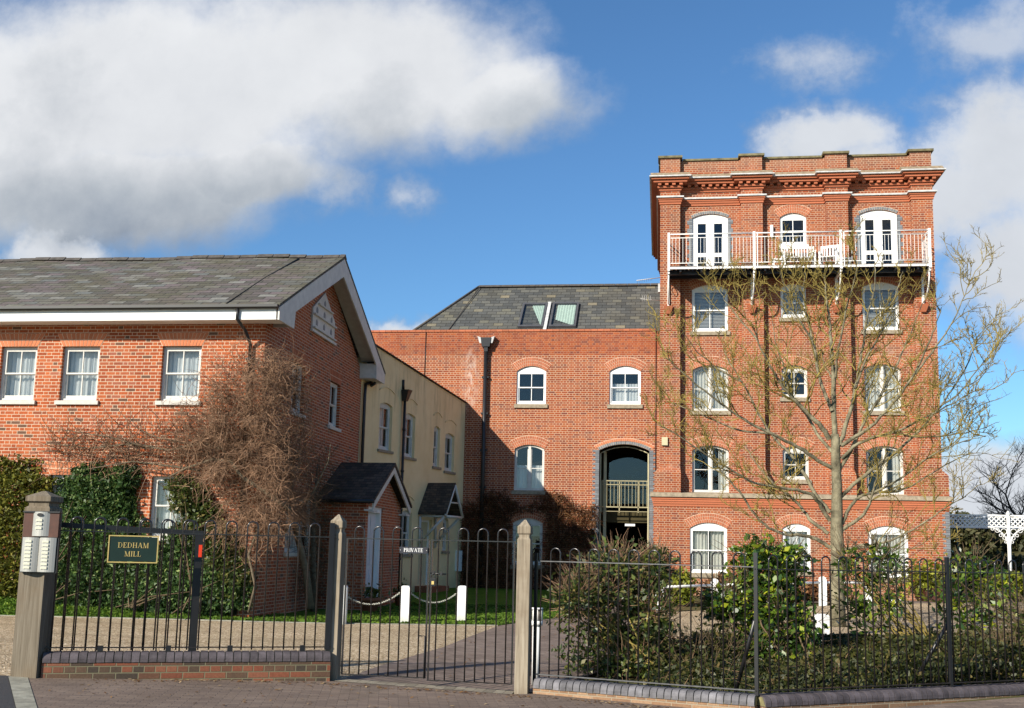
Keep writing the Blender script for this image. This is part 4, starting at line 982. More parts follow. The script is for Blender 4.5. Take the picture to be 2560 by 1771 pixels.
for (a, b_), c0, c1, r_, s_, k in up_w:
    row = min((9.22, 6.45, 3.66, 11.22), key=lambda q: abs(q-c0) if q != 11.22 else (abs(c0-11.5)))
    ct = cur.get(row, (None,)*3)[k]
    add_window(T, ((a+b_)/2, yr, c0), 0, b_-a, c1-c0, r_, s_, 'white' if c0 > 9 else 'offwhite', ct, 'glass', .05 if c0 > 9 else .09, None if s_ == 'door' else ('white' if c0 > 12 else 'sill'), 1 if s_ == 'door' else 3, 'blue' if s_ == 'door' else 'voussoir')
for k, ((a, b_), c0, c1, r_) in enumerate(base_w):
    add_window(T, ((a+b_)/2, yb_, c0), 0, b_-a, c1-c0, r_, 'sash', 'white', ('curtain', 'net', 'curtain')[k], 'glass', .04, 'sill', 3)
for (a, b_) in ((1.06, 2.30), (6.75, 8.0)):                 # blue brick dressings beside the balcony doors
    for e_ in (0, 1):
        q = MB('blue'); z_ = 11.25; k = 0
        while z_ < 13.25:
            wd = .17 if k % 4 < 2 else .1
            q.box(*((a-wd, a) if e_ == 0 else (b_, b_+wd)), yr-.012, yr+.1, z_, z_+.067); z_ += .075; k += 1
        q.build('blue_brick_quoins', T)
q = MB('white'); q.box(3.74, 3.83, yr-.12, yr, 12.55, 12.95); q.build('wall_lamp', T)
q = MB('cream'); q.box(.02, .22, yp-.08, yp, 5.22, 5.50); q.build('alarm_box', T)
q = MB('lead'); q.box(-.12, -.05, 37.1, 37.3, 10.6, 10.9); q.build('junction_box', T)
# balcony
yf = 35.85; zd = 11.19
bf = MB('decking'); n = 60
for i in range(n):
    x = .22+(8.72-.22)*i/n; bf.box(x, x+.115, yf+.02, yr, zd-.04, zd)
bal = bf.build('balcony', T)
q = MB('white'); q.box(.20, 8.74, yf-.03, yf+.02, 11.075, 11.145); q.box(.20, .25, yf+.02, yp, 11.02, 11.15); q.box(8.69, 8.74, yf+.02, yp, 11.02, 11.15); o = q.build('edge_beam', bal); o.location = (0, 0, 0)
q = MB('black'); q.box(.25, 8.69, 36.2, 36.3, 10.98, 11.14); q.box(.25, 8.69, 36.75, 36.85, 10.98, 11.14)
for x in np.arange(.6, 8.6, .7): q.box(x, x+.06, yf+.04, 36.2, 11.0, 11.13)
o = q.build('joists', bal); o.location = (0, 0, 0)
q = MB('white')
def rails(x0, x1, y0, y1):
    for z_, r_ in ((12.29, .022), (12.16, .014), (11.28, .014)): q.tube([(x0, y0, z_), (x1, y1, z_)], r_, 6)
    L = math.hypot(x1-x0, y1-y0); n = int(L/.115)
    for i in range(1, n):
        t = i/n; x = x0+(x1-x0)*t; y = y0+(y1-y0)*t; q.tube([(x, y, 11.28), (x, y, 12.16)], .0085, 4, False)
px = [.24, 3.07, 5.88, 8.70]
for a, b_ in zip(px, px[1:]): rails(a, b_, yf, yf)
rails(px[0], px[0], yf, yp); rails(px[3], px[3], yf, yp)
for x in px: q.box(x-.04, x+.04, yf-.04, yf+.04, 11.02, 12.34)
for x in px[1:3]: q.box(x+.09, x+.12, yf-.02, yf+.02, 11.15, 12.29)
o = q.build('railing', bal); o.location = (0, 0, 0)
q = MB('white'); hxs = [.25, 3.1, 5.98, 8.79]
for x in px:
    q = MB('white'); q.box(x-.035, x+.035, yp-.08, yp, 10.05, 11.02); q.box(x-.03, x+.03, yf+.02, yp-.08, 10.93, 11.01)
    pts = [(x, yp-.06+(-.95)*math.sin(t), 10.12+.85*(1-math.cos(t))) for t in [i*math.pi/2/8 for i in range(9)]]; q.tube(pts, .028, 5)
    ring = [(x, yp-.3+.13*math.cos(t), 10.76+.13*math.sin(t)) for t in [i*math.pi/6 for i in range(13)]]; q.tube(ring, .014, 4); o = q.build('bracket', bal); o.location = (0, 0, 0)
q = None
for x in px:
    q = MB('voussoir'); q.hexa([(x-.07, yp-.10, 9.78), (x+.07, yp-.10, 9.78), (x+.07, yp, 9.78), (x-.07, yp, 9.78)], [(x-.16, yp-.2, 10.04), (x+.16, yp-.2, 10.04), (x+.16, yp, 10.04), (x-.16, yp, 10.04)]); o = q.build('corbel', bal); o.location = (0, 0, 0)
# aerial on the left flank
q = MB('lead'); q.tube([(-.05, 38.6, 11.5), (-.9, 38.4, 11.35)], .015, 5); q.tube([(-.05, 38.4, 10.6), (-.75, 38.2, 10.62)], .012, 5)
for i in range(9): x = -.35-i*.065; q.tube([(x, 38.5-.22, 11.42-.012*i), (x, 38.5+.22, 11.42-.012*i)], .006, 4); 
for i in range(5): x = -.4-i*.07; q.tube([(x, 38.2, 10.50), (x, 38.2, 10.74)], .006, 4)
q.build('aerial', T)

# ================================================================ railings, gates, walls and posts by the pavement
def hoop_mesh(h, rail_z, wd=.122, r=.0092, name='hoop'):
    key = ('hoop', round(h, 3), wd, r)
    if key in CACHE: return CACHE[key]
    mb = MB('iron'); R = wd/2
    pts = [(-R, 0, 0), (-R, 0, h-R)] + [(-R*math.cos(t), 0, h-R+R*math.sin(t)) for t in [math.pi*i/10 for i in range(1, 10)]] + [(R, 0, h-R), (R, 0, 0)]
    mb.tube(pts, r, 8); me = bpy.data.meshes.new(name); me.from_pydata(mb.v, [], mb.f); me.materials.append(M['iron'])
    me.polygons.foreach_set('use_smooth', [len(f) == 4 for f in mb.f]); me.update(); CACHE[key] = me; return me
def solid(name, mb, parent):
    o = mb.build(name); o.parent = parent; return o
def railing(name, A, B, zf, zr, zt_, label, cat='fence', group=None, starts=None, period=.2483, rail=('iron', 'iron'), thick=.006):
    A = Vector((*A, 0)); B = Vector((*B, 0)); L = (B-A).length; a = math.atan2(B.y-A.y, B.x-A.x)
    t = thing(name, (A.x, A.y, zf), label, cat, group, a)
    s = starts if starts is not None else .1; k = 0
    while s < L-.06:
        child('hoop', hoop_mesh(zt_-zf, zr), t, (s, 0, 0)); s += period; k += 1
    for z_, mt_ in ((zr-zf, rail[0]), (.03, rail[1])):
        mb = MB(mt_); mb.box(-.02, L+.02, -.018, .018, z_-thick, z_+thick); solid('rail', mb, t)
    return t, L
FA, FB = (-6.95, 11.75), (-4.0, 13.05)
fl1, L1 = railing('railing', FA, FB, .345, 1.70, 1.862, 'black hoop topped railing between the broad timber post and the gate', group='black hoop topped railings', starts=.004+.0)
mb = MB('black'); mb.box(L1-.06, L1, -.02, .02, 0, 1.53); solid('post', mb, fl1)
for s_ in (.6, 1.35, 2.05, 2.9):
    mb = MB('black'); mb.box(s_-.03, s_+.03, -.03, .03, -.02, .05); solid('foot', mb, fl1)
# the open sliding gate parked behind it
A, B = Vector((-7.3, 11.98, 0)), Vector((-5.56, 12.73, 0)); L = (B-A).length
sg = thing('sliding_gate', (A.x, A.y, .06), 'open sliding gate with a thick black top rail, parked behind the left railing', 'gate', None, math.atan2(B.y-A.y, B.x-A.x))
k = 0; s = .16
while s < L-.12: child('hoop', hoop_mesh(1.80, 1.7), sg, (s, 0, .0)); s += .266
mb = MB('black'); mb.hexa([(0, -.03, 1.69), (L, -.03, 1.62), (L, .03, 1.62), (0, .03, 1.69)], [(0, -.03, 1.75), (L, -.03, 1.68), (L, .03, 1.68), (0, .03, 1.75)]); solid('rail', mb, sg)
mb = MB('black'); mb.box(0, L, -.035, .035, 0, .12); solid('rail', mb, sg)
mb = MB('black'); mb.box(L-.095, L, -.05, .05, .0, 1.63); ps_ = solid('post', mb, sg)
mb = MB('red'); mb.box(L-.045, L-.005, -.056, -.045, 1.36, 1.51); o = mb.build('reflector'); o.parent = ps_
# pedestrian gate leaves
def leaf(A, B, z0, label, group):
    A = Vector((*A, 0)); B = Vector((*B, 0)); L = (B-A).length
    t = thing('metal_gate', (A.x, A.y, z0), label, 'gate', group, math.atan2(B.y-A.y, B.x-A.x))
    for i in range(4): child('hoop', hoop_mesh(1.84-z0, 0), t, (L/2+(i-1.5)*.246, 0, 0))
    for z_ in (1.685-z0, .0): mb = MB('iron'); mb.box(0, L, -.016, .016, z_, z_+.012); solid('rail', mb, t)
    for x in (0, L-.018): mb = MB('iron'); mb.box(x, x+.018, -.012, .012, 0, 1.685-z0); solid('stile', mb, t)
    return t, L
g1, Lg = leaf((-3.86, 13.12), (-2.795, 13.06), .045, 'left gate leaf of black hoops carrying the small private sign', 'pair of black hooped gates')
g2, Lg = leaf((-2.775, 13.06), (-1.735, 13.0), .02, 'right gate leaf of black hoops, hung on the slim oak post', 'pair of black hooped gates')
mb = MB('black'); mb.tube([(0, -.02, 1.275), (.20, -.02, 1.265)], .009, 6); mb.box(.03, .055, -.035, .0, 1.25, 1.30); mb.box(.13, .155, -.035, .0, 1.25, 1.29); solid('bolt', mb, g2)
mb = MB('black'); mb.tube([(Lg+.01, -.03, .0), (Lg+.01, -.03, .5), (Lg-.06, -.03, .5)], .008, 6); solid('drop_bolt', mb, g1)
mb = MB('black'); mb.prism([(-2.765, 1.14), (-2.695, 1.14), (-2.695, 1.235), (-2.765, 1.235)], 13.0, 13.03); mb.tube([(-2.755, 13.015, 1.23), (-2.755, 13.015, 1.27), (-2.73, 13.015, 1.29), (-2.705, 13.015, 1.27), (-2.705, 13.015, 1.23)], .006, 6)
pl = mb.build('padlock', bevel=.004); mb = MB('gold'); mb.box(-2.745, -2.715, 12.992, 13.0, 1.16, 1.20); o = mb.build('keyhole_plate', pl)
tag(pl, 'small dark padlock hanging at the meeting of the two gate leaves', 'padlock')
# right hand railings
CA, CB, CC = (-1.46, 13.15), (1.04, 12.36), (4.46, 14.55)
r1, L2 = railing('railing', CA, CB, .105, 1.468, 1.625, 'black hoop topped railing with a pale worn top rail, from slim oak post to corner', group='black hoop topped railings', starts=-.03, period=.247, rail=('greyrail', 'greyrail'))
CC2 = tuple(Vector(CB)+(Vector(CC)-Vector(CB))*1.9)
r2, L3 = railing('railing', CB, CC2, .105, 1.445, 1.60, 'black hoop topped railing on the dark bullnosed wall, receding right from the corner', group='black hoop topped railings', starts=.24, period=.249)
def stay(t, s_, h=1.52, sg_=1):
    mb = MB('black'); mb.box(s_-.02, s_+.02, -.02, .02, -.02, h); solid('post', mb, t)
    mb = MB('black'); mb.tube([(s_, .02, .72), (s_-.22, .48, -.15)], .024, 6); solid('stay', mb, t)
mb = MB('black'); mb.box(L2-.02, L2+.02, -.02, .02, -.02, 1.52); solid('post', mb, r1)
mb = MB('black'); mb.tube([(L2-.02, .02, .78), (L2-.38, .5, -.15)], .024, 6); solid('stay', mb, r1)
mb = MB('black'); mb.box(-.05, -.02, -.02, .02, -.1, 1.46); solid('post', mb, r1)
stay(r2, 2.86); stay(r2, 5.9)

def bullnose_wall(name, pts, ztop, zbot_fn, thick, pitch, mat, bmat, label, hc=.108, group=None):
    t = thing(name, (pts[0][0], pts[0][1], zbot_fn(*pts[0])), label, 'wall', group)
    P2 = [Vector((*p, 0)) for p in pts]; cop = MB(mat); bod = MB(bmat); bed = MB('bedmortar')
    nrm = []
    for a, b_ in zip(P2, P2[1:]): d = (b_-a).normalized(); nrm.append((d, Vector((d.y, -d.x, 0))))
    for i, (a, b_) in enumerate(zip(P2, P2[1:])):
        d, n_ = nrm[i]; L = (b_-a).length; k = int(L/pitch); pt = L/k
        for j in range(k):
            s0, s1 = a+d*(pt*j+.005), a+d*(pt*(j+1)-.005); dz_ = random.uniform(-.002, .002); h = thick/2+.01
            prof = [(h, ztop-hc), (h, ztop-.066), (h-.006, ztop-.044), (h-.018, ztop-.024), (h-.038, ztop-.008), (h-.066, ztop), (-h, ztop), (-h, ztop-hc)]
            n = len(prof); V1 = [tuple(s0+n_*o_+Vector((0, 0, z_+dz_))) for o_, z_ in prof]; V2 = [tuple(s1+n_*o_+Vector((0, 0, z_+dz_))) for o_, z_ in prof]
            cop.idx(V1+V2, [tuple(range(n)), tuple(range(2*n-1, n-1, -1))]+[(q, (q+1) % n, (q+1) % n+n, q+n) for q in range(n)])
        h = thick/2
        bed.hexa([a+n_*(h+.004)+Vector((0, 0, ztop-hc+.0)), b_+n_*(h+.004)+Vector((0, 0, ztop-hc)), b_-n_*h+Vector((0, 0, ztop-hc)), a-n_*h+Vector((0, 0, ztop-hc))], [a+n_*(h-.045)+Vector((0, 0, ztop-.014)), b_+n_*(h-.045)+Vector((0, 0, ztop-.014)), b_-n_*h+Vector((0, 0, ztop-.014)), a-n_*h+Vector((0, 0, ztop-.014))])
        za, zb = zbot_fn(a.x, a.y)-.1, zbot_fn(b_.x, b_.y)-.1
        bod.hexa([a+n_*h+Vector((0, 0, za)), b_+n_*h+Vector((0, 0, zb)), b_-n_*h+Vector((0, 0, zb)), a-n_*h+Vector((0, 0, za))], [a+n_*h+Vector((0, 0, ztop-hc-.006)), b_+n_*h+Vector((0, 0, ztop-hc-.006)), b_-n_*h+Vector((0, 0, ztop-hc-.006)), a-n_*h+Vector((0, 0, ztop-hc-.006))])
    cop.build('coping', t); bed.build('mortar_bed', t); bod.build('brickwork', t); return t
zg = lambda x, y: gz(x, min(y, 13.0))
bullnose_wall('low_wall', [FA, (-3.99, 13.05)], .325, zg, .215, .093, 'bullnose', 'brick_low', 'low red and brown brick wall with dark rounded coping, left of the gates')
bullnose_wall('low_wall', [CA, CB], .092, zg, .215, .083, 'bullnose_light', 'brick_buff', 'low buff brick wall with pale blue grey rounded coping, right of the oak post')
bullnose_wall('low_wall', [(1.06, 12.375), CC2], .088, zg, .215, .083, 'bullnose', 'brick_buff', 'low wall with dark rounded coping running to the right edge of the view')

def oak_post(x, y, w_, top, label, rot=0, groove=.16, mat='oak'):
    z0 = gz(x, min(y, 13)); t = thing('gate_post', (x, y, z0), label, 'post', 'weathered oak gate posts', rot); h = w_/2; H_ = top-z0
    mb = MB(mat); zc = H_-groove*1.15
    mb.box(-h, h, -h, h, -.2, zc-.055)
    def ring(a, za, b_, zb): mb.hexa([(-a, -a, za), (a, -a, za), (a, a, za), (-a, a, za)], [(-b_, -b_, zb), (b_, -b_, zb), (b_, b_, zb), (-b_, b_, zb)])
    g = h*.20
    ring(h, zc-.055, h-g, zc-.03); ring(h-g, zc-.03, h-g, zc+.0); mb.build('shaft', None)
    o = bpy.context.scene.objects[-1] if 0 else COL.objects[-1]; o.parent = t
    mb = MB(mat); ring(h-g, zc, h, zc+.022); ring(h, zc+.022, h, zc+groove*.62); ring(h, zc+groove*.62, h*.12, H_)
    solid('cap', mb, t); return t
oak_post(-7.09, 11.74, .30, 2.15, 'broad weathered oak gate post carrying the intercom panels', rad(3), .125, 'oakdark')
oak_post(-3.985, 13.16, .155, 1.985, 'slim oak gate post left of the gate leaves', rad(-4))
oak_post(-1.625, 13.06, .158, 1.96, 'slim oak gate post right of the gate leaves, nearest the bollard light', rad(-4))

# intercom
IX, IY = -6.98, 11.50
ic = thing('intercom_panel', (IX, 11.58, 1.62), 'steel entry panels with rows of name buttons, on the broad oak post', 'intercom', None, rad(3))
mb = MB('brown'); mb.box(-.215, .20, -.045, .0, .0, .275); mb.use('black').box(-.225, .21, -.06, .0, .275, .292); mb.box(-.225, .21, -.03, .0, -.40, .0); solid('backboard', mb, ic)
def curved(x0, x1, z0, z1, rows, cols_, speaker=False):
    mb = MB('steel'); n = 8; pr = [(x0+(x1-x0)*i/n, -.045-.035*(1-(2*i/n-1)**2)) for i in range(n+1)]
    V = [(x, y, z0) for x, y in pr]+[(x1, -.04, z0), (x0, -.04, z0)]; V2 = [(x, y, z1) for x, y, _ in V]; m_ = len(V)
    mb.smooth = False; mb.idx(V+V2, [tuple(range(m_-1, -1, -1)), tuple(range(m_, 2*m_))]+[(i, (i+1) % m_, (i+1) % m_+m_, i+m_) for i in range(m_)])
    o = solid('button_panel', mb, ic); c = (x0+x1)/2
    for k in range(rows):
        z_ = z1-.045-(k*.042) if not speaker else z1-.095-k*.045
        b_ = MB('button'); b_.box(c-.045, c+.03, -.087, -.074, z_-.012, z_+.012); q = b_.build('button'); q.parent = o
    if speaker:
        s_ = MB('black'); s_.prism([(c+.035*math.cos(t), z1-.035+.02*math.sin(t)) for t in [i*math.pi/6 for i in range(12)]], -.088, -.075); q = s_.build('lens'); q.parent = o
curved(-.105, .09, .01, .285, 3, 1, True); curved(-.21, -.015, -.39, -.005, 8, 1); curved(-.01, .19, -.39, -.005, 8, 1)

# lettering: serif capitals drawn as thick and thin strokes
def glyph(ch):
    T, t, s = .15, .055, .05      # thick stem, thin stroke, serif height
    Q = []
    def R(x0, x1, z0, z1): Q.append([(x0, z0), (x1, z0), (x1, z1), (x0, z1)])
    def ser(xc, w=.17): R(xc-w, xc+w, 0, s); R(xc-w, xc+w, 1-s, 1)
    def D_(xa, za, xb, zb, w): Q.append([(xa-w/2, za), (xa+w/2, za), (xb+w/2, zb), (xb-w/2, zb)])
    def bowl(x, z0, z1, rx):
        zc = (z0+z1)/2; rz = (z1-z0)/2; n = 12
        for i in range(n):
            a, b_ = -math.pi/2+math.pi*i/n, -math.pi/2+math.pi*(i+1)/n
            f = lambda q: (rx-T*math.cos(q)**2*.9-.0, rz-t)
            Q.append([(x+rx*math.cos(a), zc+rz*math.sin(a)), (x+rx*math.cos(b_), zc+rz*math.sin(b_)), (x+max(0, f(b_)[0])*math.cos(b_), zc+f(b_)[1]*math.sin(b_)), (x+max(0, f(a)[0])*math.cos(a), zc+f(a)[1]*math.sin(a))])
    if ch == 'I': R(.12, .12+T, 0, 1); ser(.195, .15); w = .39
    elif ch == 'L': R(.12, .12+T, 0, 1); R(.02, .36, 1-s, 1); R(.02, .66, 0, s); Q.append([(.60, s), (.66, s), (.68, .26), (.64, .26)]); w = .72
    elif ch == 'E':
        R(.12, .12+T, 0, 1); R(.02, .64, 1-t, 1); R(.27, .52, .49, .49+t); R(.02, .66, 0, t)
        Q.append([(.60, .76), (.64, .76), (.64, 1-t), (.57, 1-t)]); Q.append([(.60, t), (.66, t), (.68, .25), (.64, .25)]); R(.49, .53, .41, .62); w = .74
    elif ch == 'D': R(.12, .12+T, 0, 1); R(.02, .38, 0, s); R(.02, .38, 1-s, 1); bowl(.36, 0, 1, .47); w = .90
    elif ch == 'H': R(.12, .12+T, 0, 1); R(.66, .66+T, 0, 1); ser(.195); ser(.735); R(.27, .66, .48, .48+t); w = .94
    elif ch == 'A': D_(.12, 0, .42, 1, t*1.1); D_(.76, 0, .44, 1, T); R(.24, .64, .33, .33+t); R(0, .26, 0, s); R(.60, .92, 0, s); w = .92
    elif ch == 'M': R(.13, .13+t, 0, 1); D_(.52, 0, .17, 1, T*.9); D_(.52, 0, .86, 1, t); R(.82, .82+T, 0, 1); R(0, .28, 0, s); R(.0, .22, 1-s, 1); R(.72, 1.05, 0, s); R(.86, 1.05, 1-s, 1); w = 1.08
    elif ch == 'P': R(.12, .12+T, 0, 1); R(.02, .38, 0, s); R(.02, .38, 1-s, 1); bowl(.34, .45, 1, .30); R(.27, .36, .45, .45+t); w = .68
    elif ch == 'R': R(.12, .12+T, 0, 1); R(.02, .38, 0, s); R(.02, .36, 1-s, 1); bowl(.34, .47, 1, .29); R(.27, .36, .47, .47+t); D_(.76, 0, .42, .5, T); R(.66, .88, 0, s); w = .86
    elif ch == 'V': D_(.42, 0, .14, 1, T); D_(.46, 0, .72, 1, t); R(0, .30, 1-s, 1); R(.60, .86, 1-s, 1); w = .86
    elif ch == 'T': R(.33, .33+T, 0, 1); R(.22, .60, 0, s); R(.03, .78, 1-t, 1); R(.03, .07, .74, 1-t); R(.74, .78, .74, 1-t); w = .82
    return Q, w
def lettering(mb, text, cx, z0, h, y0, y1, sp=.05):
    gs = [glyph(c) for c in text]; W_ = sum(g[1] for g in gs)*h + sp*h*(len(gs)-1); x = cx-W_/2
    for Q, w in gs:
        for k, q in enumerate(Q): mb.prism([(x+a*h, z0+b_*h) for a, b_ in q], y0-k*.00006, y1)
        x += (w+sp)*h
ang = math.atan2(1.30, 2.95)
sn = thing('name_sign', (-6.155+.04, 12.10-.05, 1.345), 'dark green sign with gold edge and gold serif capitals DEDHAM MILL, on the left railing', 'sign', None, ang)
mb = MB('signgreen'); mb.box(-.265, .265, -.012, .0, .02, .30); solid('board', mb, sn)
mb = MB('gold'); 
for a, b_, c0, c1 in ((-.278, .278, .305, .318), (-.278, .278, .0, .013), (-.278, -.265, .013, .305), (.265, .278, .013, .305)): mb.box(a, b_, -.018, .002, c0, c1)
solid('border', mb, sn)
mb = MB('gold'); lettering(mb, 'DEDHAM', 0, .175, .060, -.0165, -.012); lettering(mb, 'MILL', 0, .075, .060, -.0165, -.012); solid('lettering', mb, sn)
sn = thing('private_sign', (-2.99, 13.045, 1.525), 'small black plate lettered PRIVATE in white, fixed to the left gate leaf', 'sign', None, rad(-3.4))
mb = MB('signblack'); mb.prism([(-.17, 0), (.17, 0), (.18, .01), (.18, .068), (.17, .078), (-.17, .078), (-.18, .068), (-.18, .01)], -.012, .0); solid('plate', mb, sn)
mb = MB('white'); lettering(mb, 'PRIVATE', 0, .018, .045, -.0165, -.012, .035)
for x in (-.165, .165): mb.box(x-.003, x+.003, -.014, -.011, .036, .042)
solid('lettering', mb, sn)

# bollard light
bl = thing('bollard_light', (-1.525, 13.62, gz(-1.5, 13.6)), 'white bollard light with a clear ribbed lens, behind the right oak gate post', 'lamp')
mb = MB('white'); mb.tube([(0, 0, 0), (0, 0, .74)], .052, 20); mb.tube([(0, 0, .72), (0, 0, .775)], .072, 20); solid('column', mb, bl)
mb = MB('glassfit'); mb.tube([(0, 0, .775), (0, 0, .915)], .046, 16); solid('lens', mb, bl)
mb = MB('white'); mb.tube([(0, 0, .915), (0, 0, .935)], .075, 20); 
for k in range(8): a = k*math.pi/4+.2; mb.tube([(.067*math.cos(a), .067*math.sin(a), .775), (.067*math.cos(a), .067*math.sin(a), .92)], .006, 6)
solid('cage', mb, bl)
# white bollards and chains on the lawn
def bollard(x, y, lab, h=.79, w_=.2, d_=.16, rot=.1, group='white bollards'):
    t = MB('bollard'); z_ = 0; r_ = .045
    prof = [(-w_/2, -.1), (w_/2, -.1), (w_/2, h-r_), (w_/2-r_*.3, h-r_*.3), (w_/2-r_, h), (-w_/2+r_, h), (-w_/2+r_*.3, h-r_*.3), (-w_/2, h-r_)]
    t.prism(prof, -d_/2, d_/2); o = t.build('bollard', None, (x, y, gz(x, y)), rot, .012); return tag(o, lab, 'bollard', group)
bollard(-5.35, 22.72, 'white bollard at the lawn edge with chains on both sides')
bollard(-4.30, 23.66, 'white bollard at the right hand end of the chain')
bollard(-6.52, 22.02, 'white bollard hidden behind the left slim oak gate post')
def chain(a, b_, sag, lab):
    mb = MB('chainwhite'); a, b_ = Vector(a), Vector(b_); n = 46; P3 = []
    for i in range(n+1):
        t = i/n; p = a.lerp(b_, t); p.z -= sag*(1-(2*t-1)**2); P3.append(p)
    for i in range(n):
        p, q = P3[i], P3[i+1]; d = (q-p).normalized(); s_ = d.cross(Vector((0, 0, 1))).normalized(); u_ = s_.cross(d)
        e = s_ if i % 2 else u_; c = (p+q)/2; lk = (q-p).length*.68
        mb.tube([c + d*lk*math.cos(t)+e*.017*math.sin(t) for t in [k*math.pi/3 for k in range(7)]], .0055, 4, False)
    return tag(mb.build('chain', None), lab, 'chain', 'white chains between the bollards')
chain((-6.5, 22.02, .62), (-5.45, 22.7, .66), .24, 'sagging white chain between the left gate post and the nearer bollard')
chain((-5.25, 22.75, .64), (-4.38, 23.62, .66), .22, 'sagging white chain between the two visible lawn bollards')
# white post and rail fence below the mill
wf = thing('post_and_rail_fence', (-.03, 29.7, 0), 'low white post and rail fence across the bed in front of the mill', 'fence')
wps = [(-.03, 29.7), (1.5, 31.2), (3.15, 32.5), (4.79, 33.73), (6.19, 34.15)]
for x, y in wps:
    z_ = gz(x, y); mb = MB('white'); prof = [(-.11, -.05), (.11, -.05), (.11, .74), (.08, .81), (.03, .84), (-.03, .84), (-.08, .81), (-.11, .74)]
    mb.prism([(x+a, z_+b_) for a, b_ in prof], y-.09, y+.09); mb.build('post', wf)
for (a, b_) in zip(wps, wps[1:]):
    mb = MB('white'); mb.tube([(a[0], a[1], gz(*a)+.66), (b_[0], b_[1], gz(*b_)+.66)], .035, 8); mb.build('rail', wf)
bollard(2.85, 20.3, 'stubby white bollard half buried in the glossy shrub', .58, .24, .2, .3)
bollard(6.75, 33.2, 'small white block at the right end of the post and rail fence', .28, .3, .2, .3)

# pergola at the right
PZ = .26; pg = thing('pergola', (12.0, 40.4, PZ), 'white lattice pergola with scrolled brackets on a slim column, right of the mill', 'pergola')
def lattice(mb, x0, x1, z0, z1, y, pt=.16):
    mb.box(x0, x1, y-.03, y+.03, z1-.05, z1); mb.box(x0, x1, y-.03, y+.03, z0, z0+.045)
    h = z1-z0-.095; x = x0-h
    while x < x1:
        for sg_, yy in ((1, y-.012), (-1, y+.003)):
            a0, a1 = (x, x+h) if sg_ > 0 else (x+h, x); zz0, zz1 = z0+.045, z1-.05
            q = [(a0, zz0), (a0+.045, zz0), (a1+.045, zz1), (a1, zz1)]
            if min(a0, a1) >= x0-.001 and max(a0, a1)+.045 <= x1: mb.prism(q, yy-.006, yy+.006)
            else:
                t0_ = 0; t1_ = 1       # trim at the ends of the beam
                f = lambda t: a0+(a1-a0)*t
                ts = [t for t in np.linspace(0, 1, 21) if x0 <= f(t) <= x1-.045]
                if len(ts) > 1: mb.prism([(f(ts[0]), zz0+(zz1-zz0)*ts[0]), (f(ts[0])+.045, zz0+(zz1-zz0)*ts[0]), (f(ts[-1])+.045, zz0+(zz1-zz0)*ts[-1]), (f(ts[-1]), zz0+(zz1-zz0)*ts[-1])], yy-.006, yy+.006)
        x += pt
mb = MB('white'); lattice(mb, 10.02, 11.97, 2.74, 3.18, 40); mb.build('lattice_beam', pg)
mb = MB('white'); lattice(mb, 12.09, 15.9, 2.74, 3.18, 40); mb.build('lattice_beam', pg)
mb = MB('white'); lattice(mb, 10.02, 15.9, 2.78, 3.14, 43); mb.build('lattice_beam', pg)
for cx in (12.03, 15.95):
    mb = MB('white'); mb.tube([(cx-.02, 40, PZ-.1), (cx-.02, 40, PZ+.12)], .10, 12); mb.tube([(cx-.01, 40, PZ+.1), (cx, 40, 3.2)], [.07, .055], 12); mb.tube([(cx, 40, 3.18), (cx, 40, 3.24), (cx, 40, 3.32)], [.08, .06, .02], 10); mb.build('column', pg)
    for sg_ in (-1, 1):
        mb = MB('white'); n = 10; out_ = [(cx+sg_*(.05+.66*(1-math.sin(t))), 2.74-.60*(1-math.cos(t))) for t in [math.pi/2*i/n for i in range(n+1)]]
        for p, q in zip(out_, out_[1:]): mb.tube([(p[0], 40, p[1]), (q[0], 40, q[1])], .025, 6)
        for (ex, ez, er) in ((.16, -.14, .10), (.38, -.10, .075), (.14, -.36, .065), (.54, -.06, .045), (.11, -.50, .04), (.27, -.27, .05)):
            mb.tube([(cx+sg_*(ex+er*math.cos(t)), 40, 2.74+ez+er*math.sin(t)) for t in [k*math.pi/5 for k in range(11)]], .014, 4)
        mb.build('scroll_bracket', pg)
for cx in (10.2, 11.1, 12.9, 14.6):
    mb = MB('black'); mb.box(cx-.04, cx+.04, 42.9, 43.0, PZ-.1, 2.78); mb.build('post', pg)
for cx in np.arange(10.3, 15.9, .8):
    mb = MB('white'); mb.box(cx-.025, cx+.025, 40.04, 43.0, 3.10, 3.16); mb.build('rafter', pg)

# garden seats on the balcony
def bench(x, y, z_, w_, lab, rot=0):
    t = thing('garden_bench', (x, y, z_), lab, 'bench', 'white seats on the balcony', rot)
    mb = MB('white')
    for i in range(5): mb.box(-w_/2, w_/2, -.22+.09*i, -.15+.09*i, .42, .445)
    solid('seat', mb, t); mb = MB('white'); mb.box(-w_/2, w_/2, .235, .265, .85, .93); mb.box(-w_/2, w_/2, .235, .265, .50, .55); n = int(w_/.085)
    for i in range(n): xx = -w_/2+.03+i*(w_-.06)/(n-1); mb.box(xx-.02, xx+.02, .24, .26, .55, .85)
    solid('backrest', mb, t)
    for xx in (-w_/2+.03, w_/2-.03):
        for yy, h_ in ((-.21, .62), (.25, .93)): mb = MB('white'); mb.box(xx-.03, xx+.03, yy-.03, yy+.03, 0, h_); solid('leg', mb, t)
        mb = MB('white'); mb.box(xx-.035, xx+.035, -.26, .23, .62, .65); solid('armrest', mb, t)
    return t
bench(4.62, 36.75, zd, 1.1, 'white slatted garden bench on the balcony under the middle window')
bench(5.62, 36.7, zd, .6, 'white slatted garden chair on the balcony beside the bench', rad(-18))
